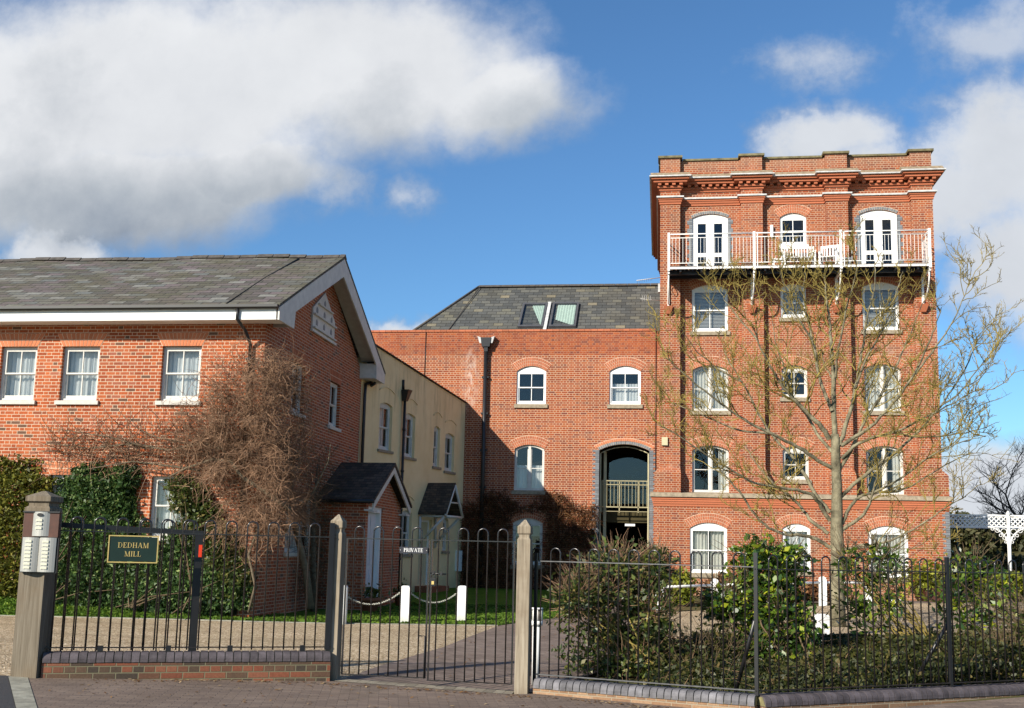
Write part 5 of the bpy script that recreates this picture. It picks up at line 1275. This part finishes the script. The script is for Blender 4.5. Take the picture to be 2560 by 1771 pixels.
for x, lab in ((3.93, 'low white stool on the balcony left of the bench'), (6.05, 'low white stool on the balcony right of the chair')):
    t = thing('stool', (x, 36.4, zd), lab, 'stool', 'white seats on the balcony'); mb = MB('white'); mb.box(-.22, .22, -.2, .2, .26, .31); solid('seat', mb, t)
    for a in (-.18, .18):
        for b_ in (-.16, .16): mb = MB('white'); mb.box(a-.025, a+.025, b_-.025, b_+.025, 0, .26); solid('leg', mb, t)

# flower pots by the porch and a planter by the mill
def pot(x, y, r_, h_, lab, mat='terracotta'):
    t = thing('flower_pot', (x, y, gz(x, y)), lab, 'pot'); mb = MB(mat); mb.tube([(0, 0, 0), (0, 0, h_*.8), (0, 0, h_*.81), (0, 0, h_)], [r_*.7, r_*.95, r_*1.08, r_*1.08], 14); solid('pot', mb, t)
    n = 160; p_ = rng.normal(size=(n, 3))*np.array([r_*.6, r_*.6, .1])+np.array([0, 0, h_+.1]); o = leaves('plant', p_, .07, 'mixedleaf'); o.parent = t; return t
pot(-7.0, 26.0, .24, .36, 'terracotta pot with a small plant left of the porch door'); pot(-6.9, 28.9, .22, .34, 'terracotta pot right of the porch door')
pl_ = thing('planter', (9.0, 38.0, .25), 'dark wooden planter with a variegated shrub at the mill corner', 'planter'); pl_.location = (8.75, 36.35, .25)
mb = MB('brown'); mb.box(-.45, .45, -.2, .2, -.05, .42); mb.box(-.48, .48, -.23, .23, .38, .44); solid('box', mb, pl_)
p_ = rng.normal(size=(900, 3))*np.array([.42, .22, .28])+np.array([-.35, 0, .75]); o = leaves('shrub', p_, .09, 'yellowgreen'); o.parent = pl_

# ================================================================ planting
def blobs_points(n, ells, shell=.45, lump=.18, zmin=None):
    """points near the surface of a union of ellipsoids (cx,cy,cz,rx,ry,rz), pushed in and out in clumps"""
    E_ = np.array(ells, float); wts = (E_[:, 3]*E_[:, 4]+E_[:, 4]*E_[:, 5]+E_[:, 3]*E_[:, 5]); idx = rng.choice(len(E_), n*2, p=wts/wts.sum())
    d = rng.normal(size=(n*2, 3)); d /= np.linalg.norm(d, axis=1)[:, None]
    r_ = 1 - shell*rng.random(n*2)**1.6
    ph = rng.random(3)*6
    q = d*4.2+idx[:, None]*1.7
    r_ *= 1 + lump*(np.sin(q[:, 0]*1.7+ph[0])*np.sin(q[:, 1]*2.1+ph[1])+np.sin(q[:, 2]*2.7+ph[2])*.6)
    p = E_[idx, :3] + d*r_[:, None]*E_[idx, 3:]
    keep = np.ones(len(p), bool)
    for k, e in enumerate(E_):
        ins = (((p-e[:3])/(e[3:]*.72))**2).sum(1) < 1; keep &= ~(ins & (idx != k))
    if zmin is not None: keep &= p[:, 2] > zmin + .0*p[:, 0]
    return p[keep][:n]
def twigs(mb, ells, n, r0=.006, base=None, L0=.5, out_=.3):
    for _ in range(n):
        e = ells[random.randrange(len(ells))]; d = Vector((random.gauss(0, 1), random.gauss(0, 1), random.gauss(.5, 1))).normalized()
        p = Vector(e[:3]) + Vector((d.x*e[3], d.y*e[4], d.z*e[5]))*random.uniform(.2, .95)
        pts = [p]; L = L0*random.uniform(.4, 1.2)
        for k in range(3): d = (d+Vector((random.gauss(0, .25), random.gauss(0, .25), .12))).normalized(); pts.append(pts[-1]+d*L/3)
        mb.tube(pts, [r0, r0*.85, r0*.7, r0*.35], 3, False)
def stems(mb, base, ells, n, r0=.015, spread=.3):
    for _ in range(n):
        e = ells[random.randrange(len(ells))]; b_ = Vector(base)+Vector((random.uniform(-spread, spread), random.uniform(-spread*.5, spread*.5), 0)); t = Vector((e[0]+random.gauss(0, .5)*e[3], e[1]+random.gauss(0, .5)*e[4], e[2]+random.gauss(0, .4)*e[5]))
        m1 = b_.lerp(t, .35)+Vector((random.gauss(0, .08), random.gauss(0, .05), .1)); m2 = b_.lerp(t, .7)+Vector((random.gauss(0, .08), random.gauss(0, .05), .05))
        mb.tube([b_, m1, m2, t], [r0, r0*.8, r0*.6, r0*.3], 5, False)
def shrub(name, base, ells, n, size, mat, label, cat='shrub', group=None, tw=60, st=8, stem='stem', shell=.5, lump=.18, asp=1.7, L0=.4, r0=.006, twmat='stem'):
    t = thing(name, base, label, cat, group)
    leaves('foliage', blobs_points(n, ells, shell, lump, gz(base[0], base[1])+.02), size, mat, aspect=asp).parent = None
    o = COL.objects[-1]; o.parent = t; o.location = -Vector(base)
    mb = MB(stem); stems(mb, base, ells, st); mb.use(twmat); twigs(mb, ells, tw, r0, L0=L0); o = mb.build('stems', t); return t
# evergreens grown over the front of the brick house
def wallpt(dx, dy, Y=22.2): return at(dx*1.10967, dy*1.10967, Y)
def el(dx, dy, rdx, rdy, Y=22.42, ry=.30): c = wallpt(dx, dy, Y); k = 1.10967*Y/F; return (c.x, c.y, max(c.z, .1), rdx*k, ry, rdy*k)
shrub('hedge_shrub', (-15.0, 22.0, .3), [el(20, 1110, 110, 80), el(40, 1200, 95, 110), el(10, 1290, 120, 90), el(-90, 1180, 90, 170)], 30000, .052, 'olive', 'yellowish green climber covering the wall at the far left, beside the broad post', 'shrub', 'evergreens against the brick house', 60)
shrub('ivy_bush', (-13.2, 22.0, .25), [el(215, 1120, 95, 70), el(180, 1210, 50, 75), el(235, 1210, 95, 110), el(200, 1300, 120, 100), el(190, 1085, 30, 40), el(285, 1080, 35, 35)], 38000, .052, 'ivy', 'tall dark glossy evergreen bush between the two ground floor windows', 'shrub', 'evergreens against the brick house', 40)
shrub('ivy_bush', (-11.2, 22.0, .2), [el(330, 1310, 110, 85), el(430, 1290, 110, 100), el(380, 1345, 130, 55), el(500, 1330, 70, 60)], 34000, .052, 'ivy', 'low dark evergreen bush below the right hand ground floor window', 'shrub', 'evergreens against the brick house', 40)
shrub('ivy_bush', (-9.9, 22.0, .1), [el(430, 1120, 50, 45), el(455, 1190, 55, 70), el(490, 1250, 60, 60), el(410, 1095, 35, 22), el(520, 1300, 50, 70)], 15000, .05, 'mixedleaf', 'patchy evergreen climber between the right ground floor window and the house corner', 'shrub', 'evergreens against the brick house', 160, L0=.6)
# leafless climber at the corner of the house
cl_ = thing('bare_climber', (-9.4, 22.0, .1), 'great tangle of dry brown climber stems over the corner of the brick house', 'climbing plant')
cen = [(575, 870, 105, 80), (640, 940, 70, 110), (500, 960, 120, 75), (560, 1040, 110, 90), (620, 1100, 75, 110), (560, 1180, 70, 90), (660, 1040, 60, 90), (470, 1010, 90, 50)]
def dpos():
    c = random.choices(cen, [3, 2, 2.4, 2.4, 1.6, 1.0, 1.2, 1.2])[0]
    a = random.uniform(0, 2*math.pi); q = random.random()**.5
    Y = 22.05+random.uniform(-.45, .35); q = q*random.choice((1, 1, 1, 1.25))
    px_, py_ = c[0]+c[2]*q*math.cos(a), c[1]+c[3]*q*math.sin(a)
    if px_ > 625: Y += (px_-625)/95*2.3*random.uniform(.6, 1)
    if px_ < 560: Y = 22.3+random.uniform(-.35, .1)
    return wallpt(px_, py_, Y), (0, -.4, 0)
mb = MB('drystem'); scribble(mb, 4700, dpos, .62, .0062, -.1, .62, 6)
def dpos3():
    c = random.choice(CL3); a = random.uniform(0, 2*math.pi); q = random.random(); Y = 21.9+random.uniform(-.35, .25)
    return wallpt(c[0]+c[2]*q*math.cos(a), c[1]+c[2]*q*math.sin(a), Y + max(0, c[0]-625)/95*1.6), (0, -.9, -.3)
CL3 = [(random.uniform(450, 690), random.uniform(815, 1190), random.uniform(14, 34)) for _ in range(46)]
scribble(mb, 2400, dpos3, .5, .0068, -.3, .5, 5)
def dpos2():
    px_ = random.uniform(110, 480); t = (480-px_)/370; py_ = 1000+random.gauss(0, 32)*(1-.3*t)+45*t*t*0+10; return wallpt(px_, py_, 22.35+random.uniform(-.25, .1)), (0, -.3, 0)
scribble(mb, 560, dpos2, .85, .0075, .25, .30, 6)
mb.build('twigs', cl_)
mb = MB('oldstem')
def path(L_, Y0_, r_a, r_b, jit=.1):
    pts = [wallpt(x, y, Y0_ + random.uniform(-jit, jit)) for x, y in L_]; n = len(pts); mb.tube(pts, [r_a+(r_b-r_a)*i/(n-1) for i in range(n)], 7)
path([(700, 1372), (690, 1290), (672, 1215), (655, 1140), (660, 1060), (640, 980), (615, 900), (600, 840)], 24.0, .095, .02, .05)
path([(655, 1150), (600, 1110), (545, 1075), (520, 1040), (480, 1035), (420, 1055), (380, 1075)], 22.05, .055, .02, .05)
path([(520, 1040), (500, 1010), (450, 1000), (380, 1015), (300, 1000), (200, 1010), (110, 1000)], 22.2, .05, .008)
path([(450, 1060), (380, 1050), (300, 1040), (240, 1050), (180, 1060)], 22.2, .03, .006)
path([(420, 1000), (350, 985), (300, 960), (262, 920)], 22.25, .02, .005); path([(330, 1010), (250, 985), (180, 975), (90, 960)], 22.25, .018, .004); path([(250, 1010), (225, 970), (215, 935)], 22.25, .012, .003)
path([(585, 1180), (560, 1250), (575, 1320), (560, 1380)], 22.1, .03, .03); path([(640, 1200), (700, 1120), (740, 1040), (745, 1000)], 22.9, .03, .008)
mb.build('branches', cl_)
# dark climber by the porch
pc = thing('porch_climber', (-8.3, 25.6, 0), 'dark leafless climber on the shaded gable beside the porch', 'climbing plant')
def ppos(): 
    y = random.uniform(24.9, 27.0); return (-8.6+random.uniform(0, .35), y, random.uniform(.3, 4.2-.9*abs(y-26.3))), (.5, 0, 0)
mb = MB('stem'); scribble(mb, 900, ppos, .6, .007, .2, .4, 5); mb.use('oldstem'); mb.tube([(-8.3, 25.7, 0), (-8.35, 25.6, 1.2), (-8.5, 25.9, 2.4), (-8.55, 26.2, 3.6)], [.09, .07, .05, .02], 8); mb.build('stems', pc)

# shrubs behind the right hand railing
def ep(px, py, Y, rx, rz, ry=.4): c = at(px, py, Y); k = Y/F; return (c.x, c.y, c.z, rx*k, ry, rz*k)
shrub('shrub', (-.1, 14.6, 0), [ep(1545, 1420, 14.9, 95, 55), ep(1500, 1490, 14.8, 105, 75), ep(1590, 1510, 14.9, 85, 90), ep(1530, 1600, 14.8, 115, 80), ep(1440, 1500, 14.6, 50, 45), ep(1640, 1570, 14.8, 50, 75), ep(1560, 1660, 14.6, 140, 45), ep(1640, 1420, 15, 45, 45)], 11500, .042, 'mixedleaf', 'untidy evergreen shrub with trimmed twiggy top, nearest the bollard light', 'shrub', 'shrubs behind the right hand railing', 1300, 40, 'lichen', 1.0, .42, L0=.34, r0=.0042, twmat='drystem')
shrub('glossy_shrub', (1.9, 15.6, 0), [ep(1895, 1400, 16, 60, 52), ep(1885, 1480, 16, 75, 60), ep(1840, 1525, 15.9, 80, 45), ep(1945, 1470, 16.1, 60, 70), ep(1925, 1570, 15.9, 75, 80), ep(1965, 1400, 16.2, 50, 42), ep(1985, 1590, 16, 60, 80), ep(1900, 1660, 15.6, 95, 60), ep(1800, 1505, 15.8, 35, 30)], 9000, .058, 'holly', 'bright glossy evergreen shrub behind the corner of the right hand railing', 'shrub', 'shrubs behind the right hand railing', 420, 20, shell=.85, lump=.4, asp=1.5)
shrub('shrub', (1.0, 14.9, 0), [ep(1730, 1650, 15, 80, 45), ep(1660, 1640, 14.8, 60, 50), ep(1800, 1640, 15.2, 70, 60), ep(1760, 1700, 14.3, 110, 40)], 4200, .042, 'cover', 'low dark tangle of evergreen between the twiggy shrub and the glossy shrub', 'shrub', 'shrubs behind the right hand railing', 260, 12, shell=.8, lump=.4)
shrub('shrub', (4.1, 17.6, 0), [ep(2180, 1450, 17.6, 70, 60), ep(2150, 1520, 17.5, 60, 70), ep(2220, 1500, 17.5, 50, 70), ep(2120, 1410, 17.6, 30, 50), ep(2200, 1400, 17.6, 60, 40)], 900, .055, 'holly', 'thin leggy shrub with sparse leaves in front of the bare tree', 'shrub', 'shrubs behind the right hand railing', 260, 22, 'lichen', .9, .3, asp=2.2, L0=.55)
shrub('shrub', (6.3, 18.5, 0), [ep(2430, 1430, 19, 60, 60), ep(2390, 1500, 19, 60, 60), ep(2480, 1480, 19, 55, 70), ep(2450, 1550, 18.8, 90, 55)], 1300, .055, 'holly', 'loose dark glossy shrub below the pergola column', 'shrub', 'shrubs behind the right hand railing', 160, 14, shell=.8, asp=2.0)
shrub('shrub', (7.2, 17.5, 0), [ep(2595, 1600, 17.5, 75, 75), ep(2650, 1550, 17.5, 80, 110), ep(2520, 1665, 17, 90, 45)], 3600, .045, 'mixedleaf', 'twiggy brownish shrub at the right edge of the view', 'shrub', 'shrubs behind the right hand railing', 700, 20, 'stem', .8, L0=.5)
shrub('golden_shrub', (12.0, 38.0, .25), [(11.5, 38.2, .75, .65, .5, .5), (11.0, 38.4, .6, .5, .4, .4)], 2600, .09, 'yellowgreen', 'low golden green shrub at the foot of the pergola', 'shrub', None, 10, 4)
shrub('clipped_bush', (.6, 32.2, .1), [(.6, 32.2, .6, .42, .4, .5)], 1600, .07, 'yellowgreen', 'small golden bush between the first two posts of the white fence', 'shrub', None, 10, 4)
shrub('bed_shrub', (2.3, 33.5, .1), [(1.9, 33.2, .45, .8, .4, .5), (3.4, 34.3, .5, .9, .4, .45), (5.0, 35.2, .45, .8, .4, .35)], 3800, .08, 'creeper', 'low brownish plants in the bed behind the white fence', 'shrub', None, 160, 10)
shrub('evergreen_hedge', (12.5, 44, .2), [(10.6, 45, 1.0, 1.6, 1, 1.2), (13.2, 44.5, .9, 1.6, 1, 1.0), (16, 45, 1.0, 2, 1, 1.1), (19.5, 45.5, 1.0, 2, 1, 1.2)], 9000, .14, 'far_green', 'dark evergreen hedge behind the pergola', 'hedge', None, 60, 8)

# ground cover under the shrubs
t0 = []
def cov_top(x, y): return gz(x, y)+.18+.27*min(1, max(0, (y-13.5)/2.5))*(.75+.5*math.sin(x*1.7+y)*math.sin(y*1.3+x*.6))
cpts = []
while len(cpts) < 52000:
    x = random.uniform(-.8, 13); y = random.uniform(12.6, 25.0)
    if y < 12.62 + .0 and 1: continue
    # behind the railings and short of the gravel
    if x < 1.04: lim = 12.50 + (1.04-x)/2.5*.79
    else: lim = 12.55 + (x-1.04)*.64
    if y < lim: continue
    if x < -.2 + .2*(y-13)/2: continue
    if y > 18.4 + .35*math.sin(x*1.9) + .2*math.sin(x*5.1) + max(0, x-9)*.5: continue
    dens_ = 1.0 if y < 20 else .9
    if x < 1.2 and y > 16.4+1.2*x: continue
    cpts.append((x, y, cov_top(x, y)*random.random()**.35+.0))
gc = leaves('ground_cover', np.array(cpts), .044, 'cover', up=.8); tag(gc, 'low dark evergreen ground cover behind the right hand railings', 'ground cover', kind='stuff')
mb = MB('drystem')
def gpos():
    while True:
        x = random.uniform(-.6, 9); y = random.uniform(12.6, 19); lim = 12.55+((1.04-x)/2.5*.79 if x < 1.04 else (x-1.04)*.64)
        if y > lim: return (x, y, gz(x, y)+random.uniform(.05, .35)), (0, 0, .5)
scribble(mb, 650, gpos, .34, .003, .5, .2, 4); o = mb.build('dry_stalks'); tag(o, 'dry brown stalks standing in the ground cover', 'stalks', kind='stuff')
# fallen leaves and grit
fp = []
for _ in range(900):
    x = random.uniform(-6.3, 3.5); y = random.uniform(10.6, 12.9); lim = 11.7+(x+6.95)*.44 if x < -4 else (12.9 if x < -1.5 else 12.98-(x+1.46)*.32)
    if random.random() < .6: y = lim-abs(random.gauss(0, .12))-.12
    if y < lim-.1: fp.append((x, y, gz(x, y)+.016))
for _ in range(500):
    x = random.uniform(-3.6, 3); y = random.uniform(13.4, 26)
    if x < -1.4+.12*(y-13): fp.append((x, y, gz(x, y)+.018))
fl = leaves('fallen_leaves', np.array(fp), .027, 'deadleaf', up=6.0); tag(fl, 'dead leaves and grit scattered on the brick pavement', 'leaves', kind='stuff')
# grass blades along the lawn
gp = []
while len(gp) < 26000:
    x = random.uniform(-16.5, -2.4); y = random.uniform(20.8, 30)
    edge = 21.25+(x+13.6)*.119 if x < -6.8 else 22.08+(x+6.8)*.284
    if y < edge or (x < -8.7 and y > 22.4) or (y > 24 and x < -7.3) : continue
    if y > 24.6 and random.random() < .5: continue
    if x > -3.4+.3*(y-23): continue
    gp.append((x, y, gz(x, y)+.03))
gl_ = leaves('grass_blades', np.array(gp), .045, 'blades', up=.2); tag(gl_, 'short mown grass blades on the lawn strip', 'grass', kind='stuff')

# ---------------------------------------------------------------- the bare tree
def limb_path(L_, Y0_, dY, zoom=(2.455, 1580, 850)):
    n = len(L_); s_, ox, oy = zoom
    return [at(ox+x/s_, oy+y/s_, Y0_+dY*(i/(n-1))**1.2) for i, (x, y) in enumerate(L_)]
TY = 23.5
tr = thing('bare_tree', (3.67, TY, 0), 'bare spreading tree with lichen yellow twigs, in front of the mill', 'tree')
tk = MB('bark'); tw_ = MB('lichen')
trunk = [(1262, 1760), (1262, 1600), (1262, 1450), (1264, 1300), (1256, 1180), (1258, 1050), (1258, 900), (1252, 760), (1250, 650), (1245, 580)]
tp = limb_path(trunk, TY, 0); tk.tube(tp, [.18, .145, .13, .14, .13, .118, .106, .098, .092, .085], 14)
def smooth(pts, k=2):
    for _ in range(k):
        q = [pts[0]]
        for a, b_ in zip(pts, pts[1:]): q += [a.lerp(b_, .25), a.lerp(b_, .75)]
        q.append(pts[-1]); pts = q
    return pts
def sub(pts, r_, level, n, Lr):
    """side branches along a limb, upward seeking, with knobbly twigs"""
    m_ = len(pts)
    for _ in range(n):
        t = random.uniform(.22, .99)**.85; i = min(m_-2, int(t*(m_-1))); p = pts[i].lerp(pts[i+1], random.random()); d0 = (pts[i+1]-pts[i]).normalized()
        side = Vector((random.gauss(0, 1), random.gauss(0, 1), random.gauss(.15, .8))); side = (side-d0*side.dot(d0)).normalized()
        d = (d0*random.uniform(.6, 1.1)+side*random.uniform(.55, 1.35)+Vector((0, 0, .22))).normalized()
        L = Lr*random.uniform(.3, 1.15)*(1.15-.55*t); k = 8 if level == 0 else 5; q = [p]; c = p.copy(); 
        for j in range(k):
            d = (d+Vector((random.gauss(0, .24), random.gauss(0, .24), random.gauss(.09, .22)))).normalized(); c = c+d*L/k; q.append(c.copy())
        ra = max(r_*(1-.55*t), (.0115, .0076, .0049)[level]); mbx_ = tk if ra > .021 else tw_
        mbx_.tube(q, [ra*(1-.6*j/k) for j in range(k+1)], 5 if ra > .012 else 3, False)
        if level < 2: sub(q, ra*.66, level+1, (10 if level == 0 else 5), L*(.42 if level == 0 else .46))
limbs = [   # (path in view, radius, depth drift, side branches, zoom)
 ([(1245, 600), (1240, 400), (1236, 200), (1225, 60), (1215, -100), (1190, -250), (1180, -400)], .075, .6, 16),
 ([(1212, 610), (1165, 530), (1115, 490), (1030, 400), (950, 320), (880, 220), (830, 130), (770, 0), (730, -110)], .068, -1.0, 16),
 ([(1230, 440), (1200, 370), (1160, 270), (1130, 120), (1105, 0), (1080, -140), (1050, -300), (1065, -420)], .055, 1.2, 15),
 ([(1275, 650), (1300, 560), (1345, 440), (1370, 300), (1400, 150), (1425, 0), (1440, -150), (1500, -330), (1490, -480)], .062, .9, 16),
 ([(1285, 650), (1370, 595), (1450, 550), (1560, 440), (1650, 330), (1740, 210), (1800, 60), (1860, -60), (1900, -200)], .052, -1.2, 16),
 ([(1235, 790), (1130, 735), (1000, 645), (850, 575), (700, 500), (560, 400), (430, 300), (300, 190), (210, 110)], .052, -1.3, 17),
 ([(1215, 1060), (1130, 960), (1060, 820), (960, 690), (860, 590), (760, 420), (680, 260), (600, 150), (560, 40)], .055, 1.4, 17),
 ([(1215, 1110), (1150, 1010), (1115, 945), (1000, 920), (880, 905), (720, 870), (600, 790), (430, 690), (250, 560), (150, 520)], .052, -1.6, 17),
 ([(1205, 1190), (1110, 1125), (1050, 1040), (960, 950), (850, 870), (760, 760), (690, 640)], .05, .8, 12),
 ([(1215, 1275), (1120, 1215), (1040, 1200), (950, 1200), (820, 1150), (730, 1040), (650, 920), (560, 820), (470, 700), (330, 640)], .05, -1.2, 15),
 ([(1290, 1130), (1335, 1020), (1400, 955), (1480, 940), (1650, 930), (1780, 860), (1950, 750), (2090, 690)], .048, 1.0, 13),
 ([(1290, 1165), (1400, 1100), (1460, 1020), (1485, 900), (1530, 760), (1620, 640)], .05, -1.0, 12),
 ([(1310, 1285), (1400, 1265), (1500, 1260), (1600, 1230), (1800, 1120), (1950, 1010), (2050, 960)], .040, -1.4, 10),
 ([(1300, 1310), (1450, 1260), (1570, 1270), (1700, 1290), (1820, 1230)], .028, .6, 8),
 ([(1280, 965), (1400, 850), (1550, 740), (1680, 640), (1800, 520), (1900, 400), (2013, 240), (2080, 110), (2120, 0)], .052, 1.5, 17),
 ([(1285, 730), (1400, 620), (1600, 570), (1800, 480), (1950, 400), (2130, 300)], .045, -.8, 14),
 ([(1262, 820), (1330, 700), (1400, 560), (1480, 420), (1560, 280), (1640, 120), (1720, -60), (1800, -260)], .05, .4, 16),
 ([(1240, 700), (1150, 600), (1060, 440), (960, 330), (930, 150), (880, 20), (860, -130)], .045, 1.6, 14),
 ([(1238, 300), (1262, 100), (1290, -60), (1330, -250), (1380, -420), (1370, -560)], .036, -1.3, 12),
 ([(1370, 300), (1440, 100), (1540, -50), (1620, -260), (1660, -420)], .034, 1.3, 12),
 ([(1105, 0), (1000, -160), (930, -330), (905, -460)], .028, -.9, 10),
 ([(1740, 210), (1850, 60), (1960, -90), (2040, -260), (2080, -400)], .03, 1.0, 12),
 ([(1900, 400), (2010, 330), (2120, 180), (2220, 60)], .028, -.9, 10),
 ([(1600, 570), (1760, 600), (1930, 590), (2120, 560), (2260, 500)], .028, 1.4, 11),
 ([(1480, 940), (1640, 860), (1800, 730), (1960, 640), (2180, 590)], .032, -1.4, 12),
 ([(680, 260), (520, 180), (380, 60), (300, -70)], .026, -.8, 10),
 ([(850, 575), (640, 560), (480, 480), (330, 420), (220, 380)], .03, 1.2, 12),
 ([(770, 0), (640, -150), (560, -260), (520, -330)], .026, 1.0, 9)]
for L_, r_, dY, nb in limbs:
    P3 = smooth(limb_path(L_, TY, dY), 2); m_ = len(P3)
    P3 = [p+Vector((random.gauss(0, .008), random.gauss(0, .02), random.gauss(0, .008))) if 2 < i < m_-1 else p for i, p in enumerate(P3)]
    tk.tube(P3, [r_*.86*(1-.85*i/(m_-1))*(1+.10*math.sin(i*2.1)*(i % 3 == 0)) for i in range(m_)], 8, False); sub(P3, r_*.36, 0, int(nb*1.0), 1.75)
tk.build('trunk', tr); tw_.build('twigs', tr)

# ---------------------------------------------------------------- trees beyond
def far_tree(x, y, h, spread, label, mat='farbark', lean=0, seed=1, group='leafless trees beyond the mill', r0=.22, depth=5, clear=.22):
    rnd = random.Random(seed); t = thing('far_tree', (x, y, gz(x, min(y, 45))), label, 'tree', group); mb = MB(mat)
    def grow(p, d, L, r_, lv):
        k = 4; q = [p]; c = p.copy()
        for j in range(k): d = (d+Vector((rnd.gauss(0, .13), rnd.gauss(0, .13), .05))).normalized(); c = c+d*L/k; q.append(c.copy())
        mb.tube(q, [r_*(1-.35*j/k) for j in range(k+1)], 6 if lv < 2 else 3, False)
        if lv >= depth: return
        for _ in range(3 if lv < 3 else 4):
            s = Vector((rnd.gauss(0, 1)*spread, rnd.gauss(0, 1)*spread, rnd.gauss(.15, .45))).normalized(); nd = (d*.75+s*.75+Vector((lean*.1, 0, 0))).normalized()
            grow(q[rnd.choice((2, 3, 4, 4))], nd, L*rnd.uniform(.62, .82), r_*.56, lv+1)
    grow(Vector((x, y, gz(x, min(y, 45))-.2)), Vector((lean, 0, 1)).normalized(), h*clear, r0, 0); mb.build('branches', t); return t
a = at(2640, 1250, 58); far_tree(a.x, 58, 11.5, 1.0, 'tall leafless tree with arching dark branches, at the right edge', lean=-.15, seed=5, depth=6, r0=.25, clear=.26)
a = at(2760, 1250, 66); far_tree(a.x, 66, 13, 1.0, 'leafless tree behind the tall one at the right edge', seed=9, depth=5, r0=.25)
for i, (px_, Y, h, sd, lab) in enumerate(((2385, 74, 4.5, 3, 'small hazy bush tree just right of the mill corner'), (2440, 78, 4.2, 12, 'low leafless tree above the left end of the pergola'), (2500, 80, 4.0, 21, 'low leafless tree beyond the pergola column'))):
    a = at(px_, 1300, Y); far_tree(a.x, Y, h, 1.2, lab, 'stem', seed=sd, depth=5, r0=.1, clear=.2)
for i, (px_, Y, rx, rz, lab) in enumerate(((2395, 70, 1.8, 1.5, 'rounded olive bush on the bank just right of the mill'), (2470, 72, 2.4, 1.1, 'low olive bush on the bank left of the pergola column'), (2580, 74, 3.0, 1.2, 'dark bush on the bank at the right edge'))):
    a = at(px_, 1330, Y); shrub('far_bush', (a.x, Y, 2.4), [(a.x, Y, 3.0, rx, 1.4, rz), (a.x+rx*.7, Y, 2.7, rx*.7, 1.2, rz*.8)], 2200, .22, 'far_green', lab, 'bush', 'bushes on the far bank', 40, 5, r0=.02, L0=1.0)
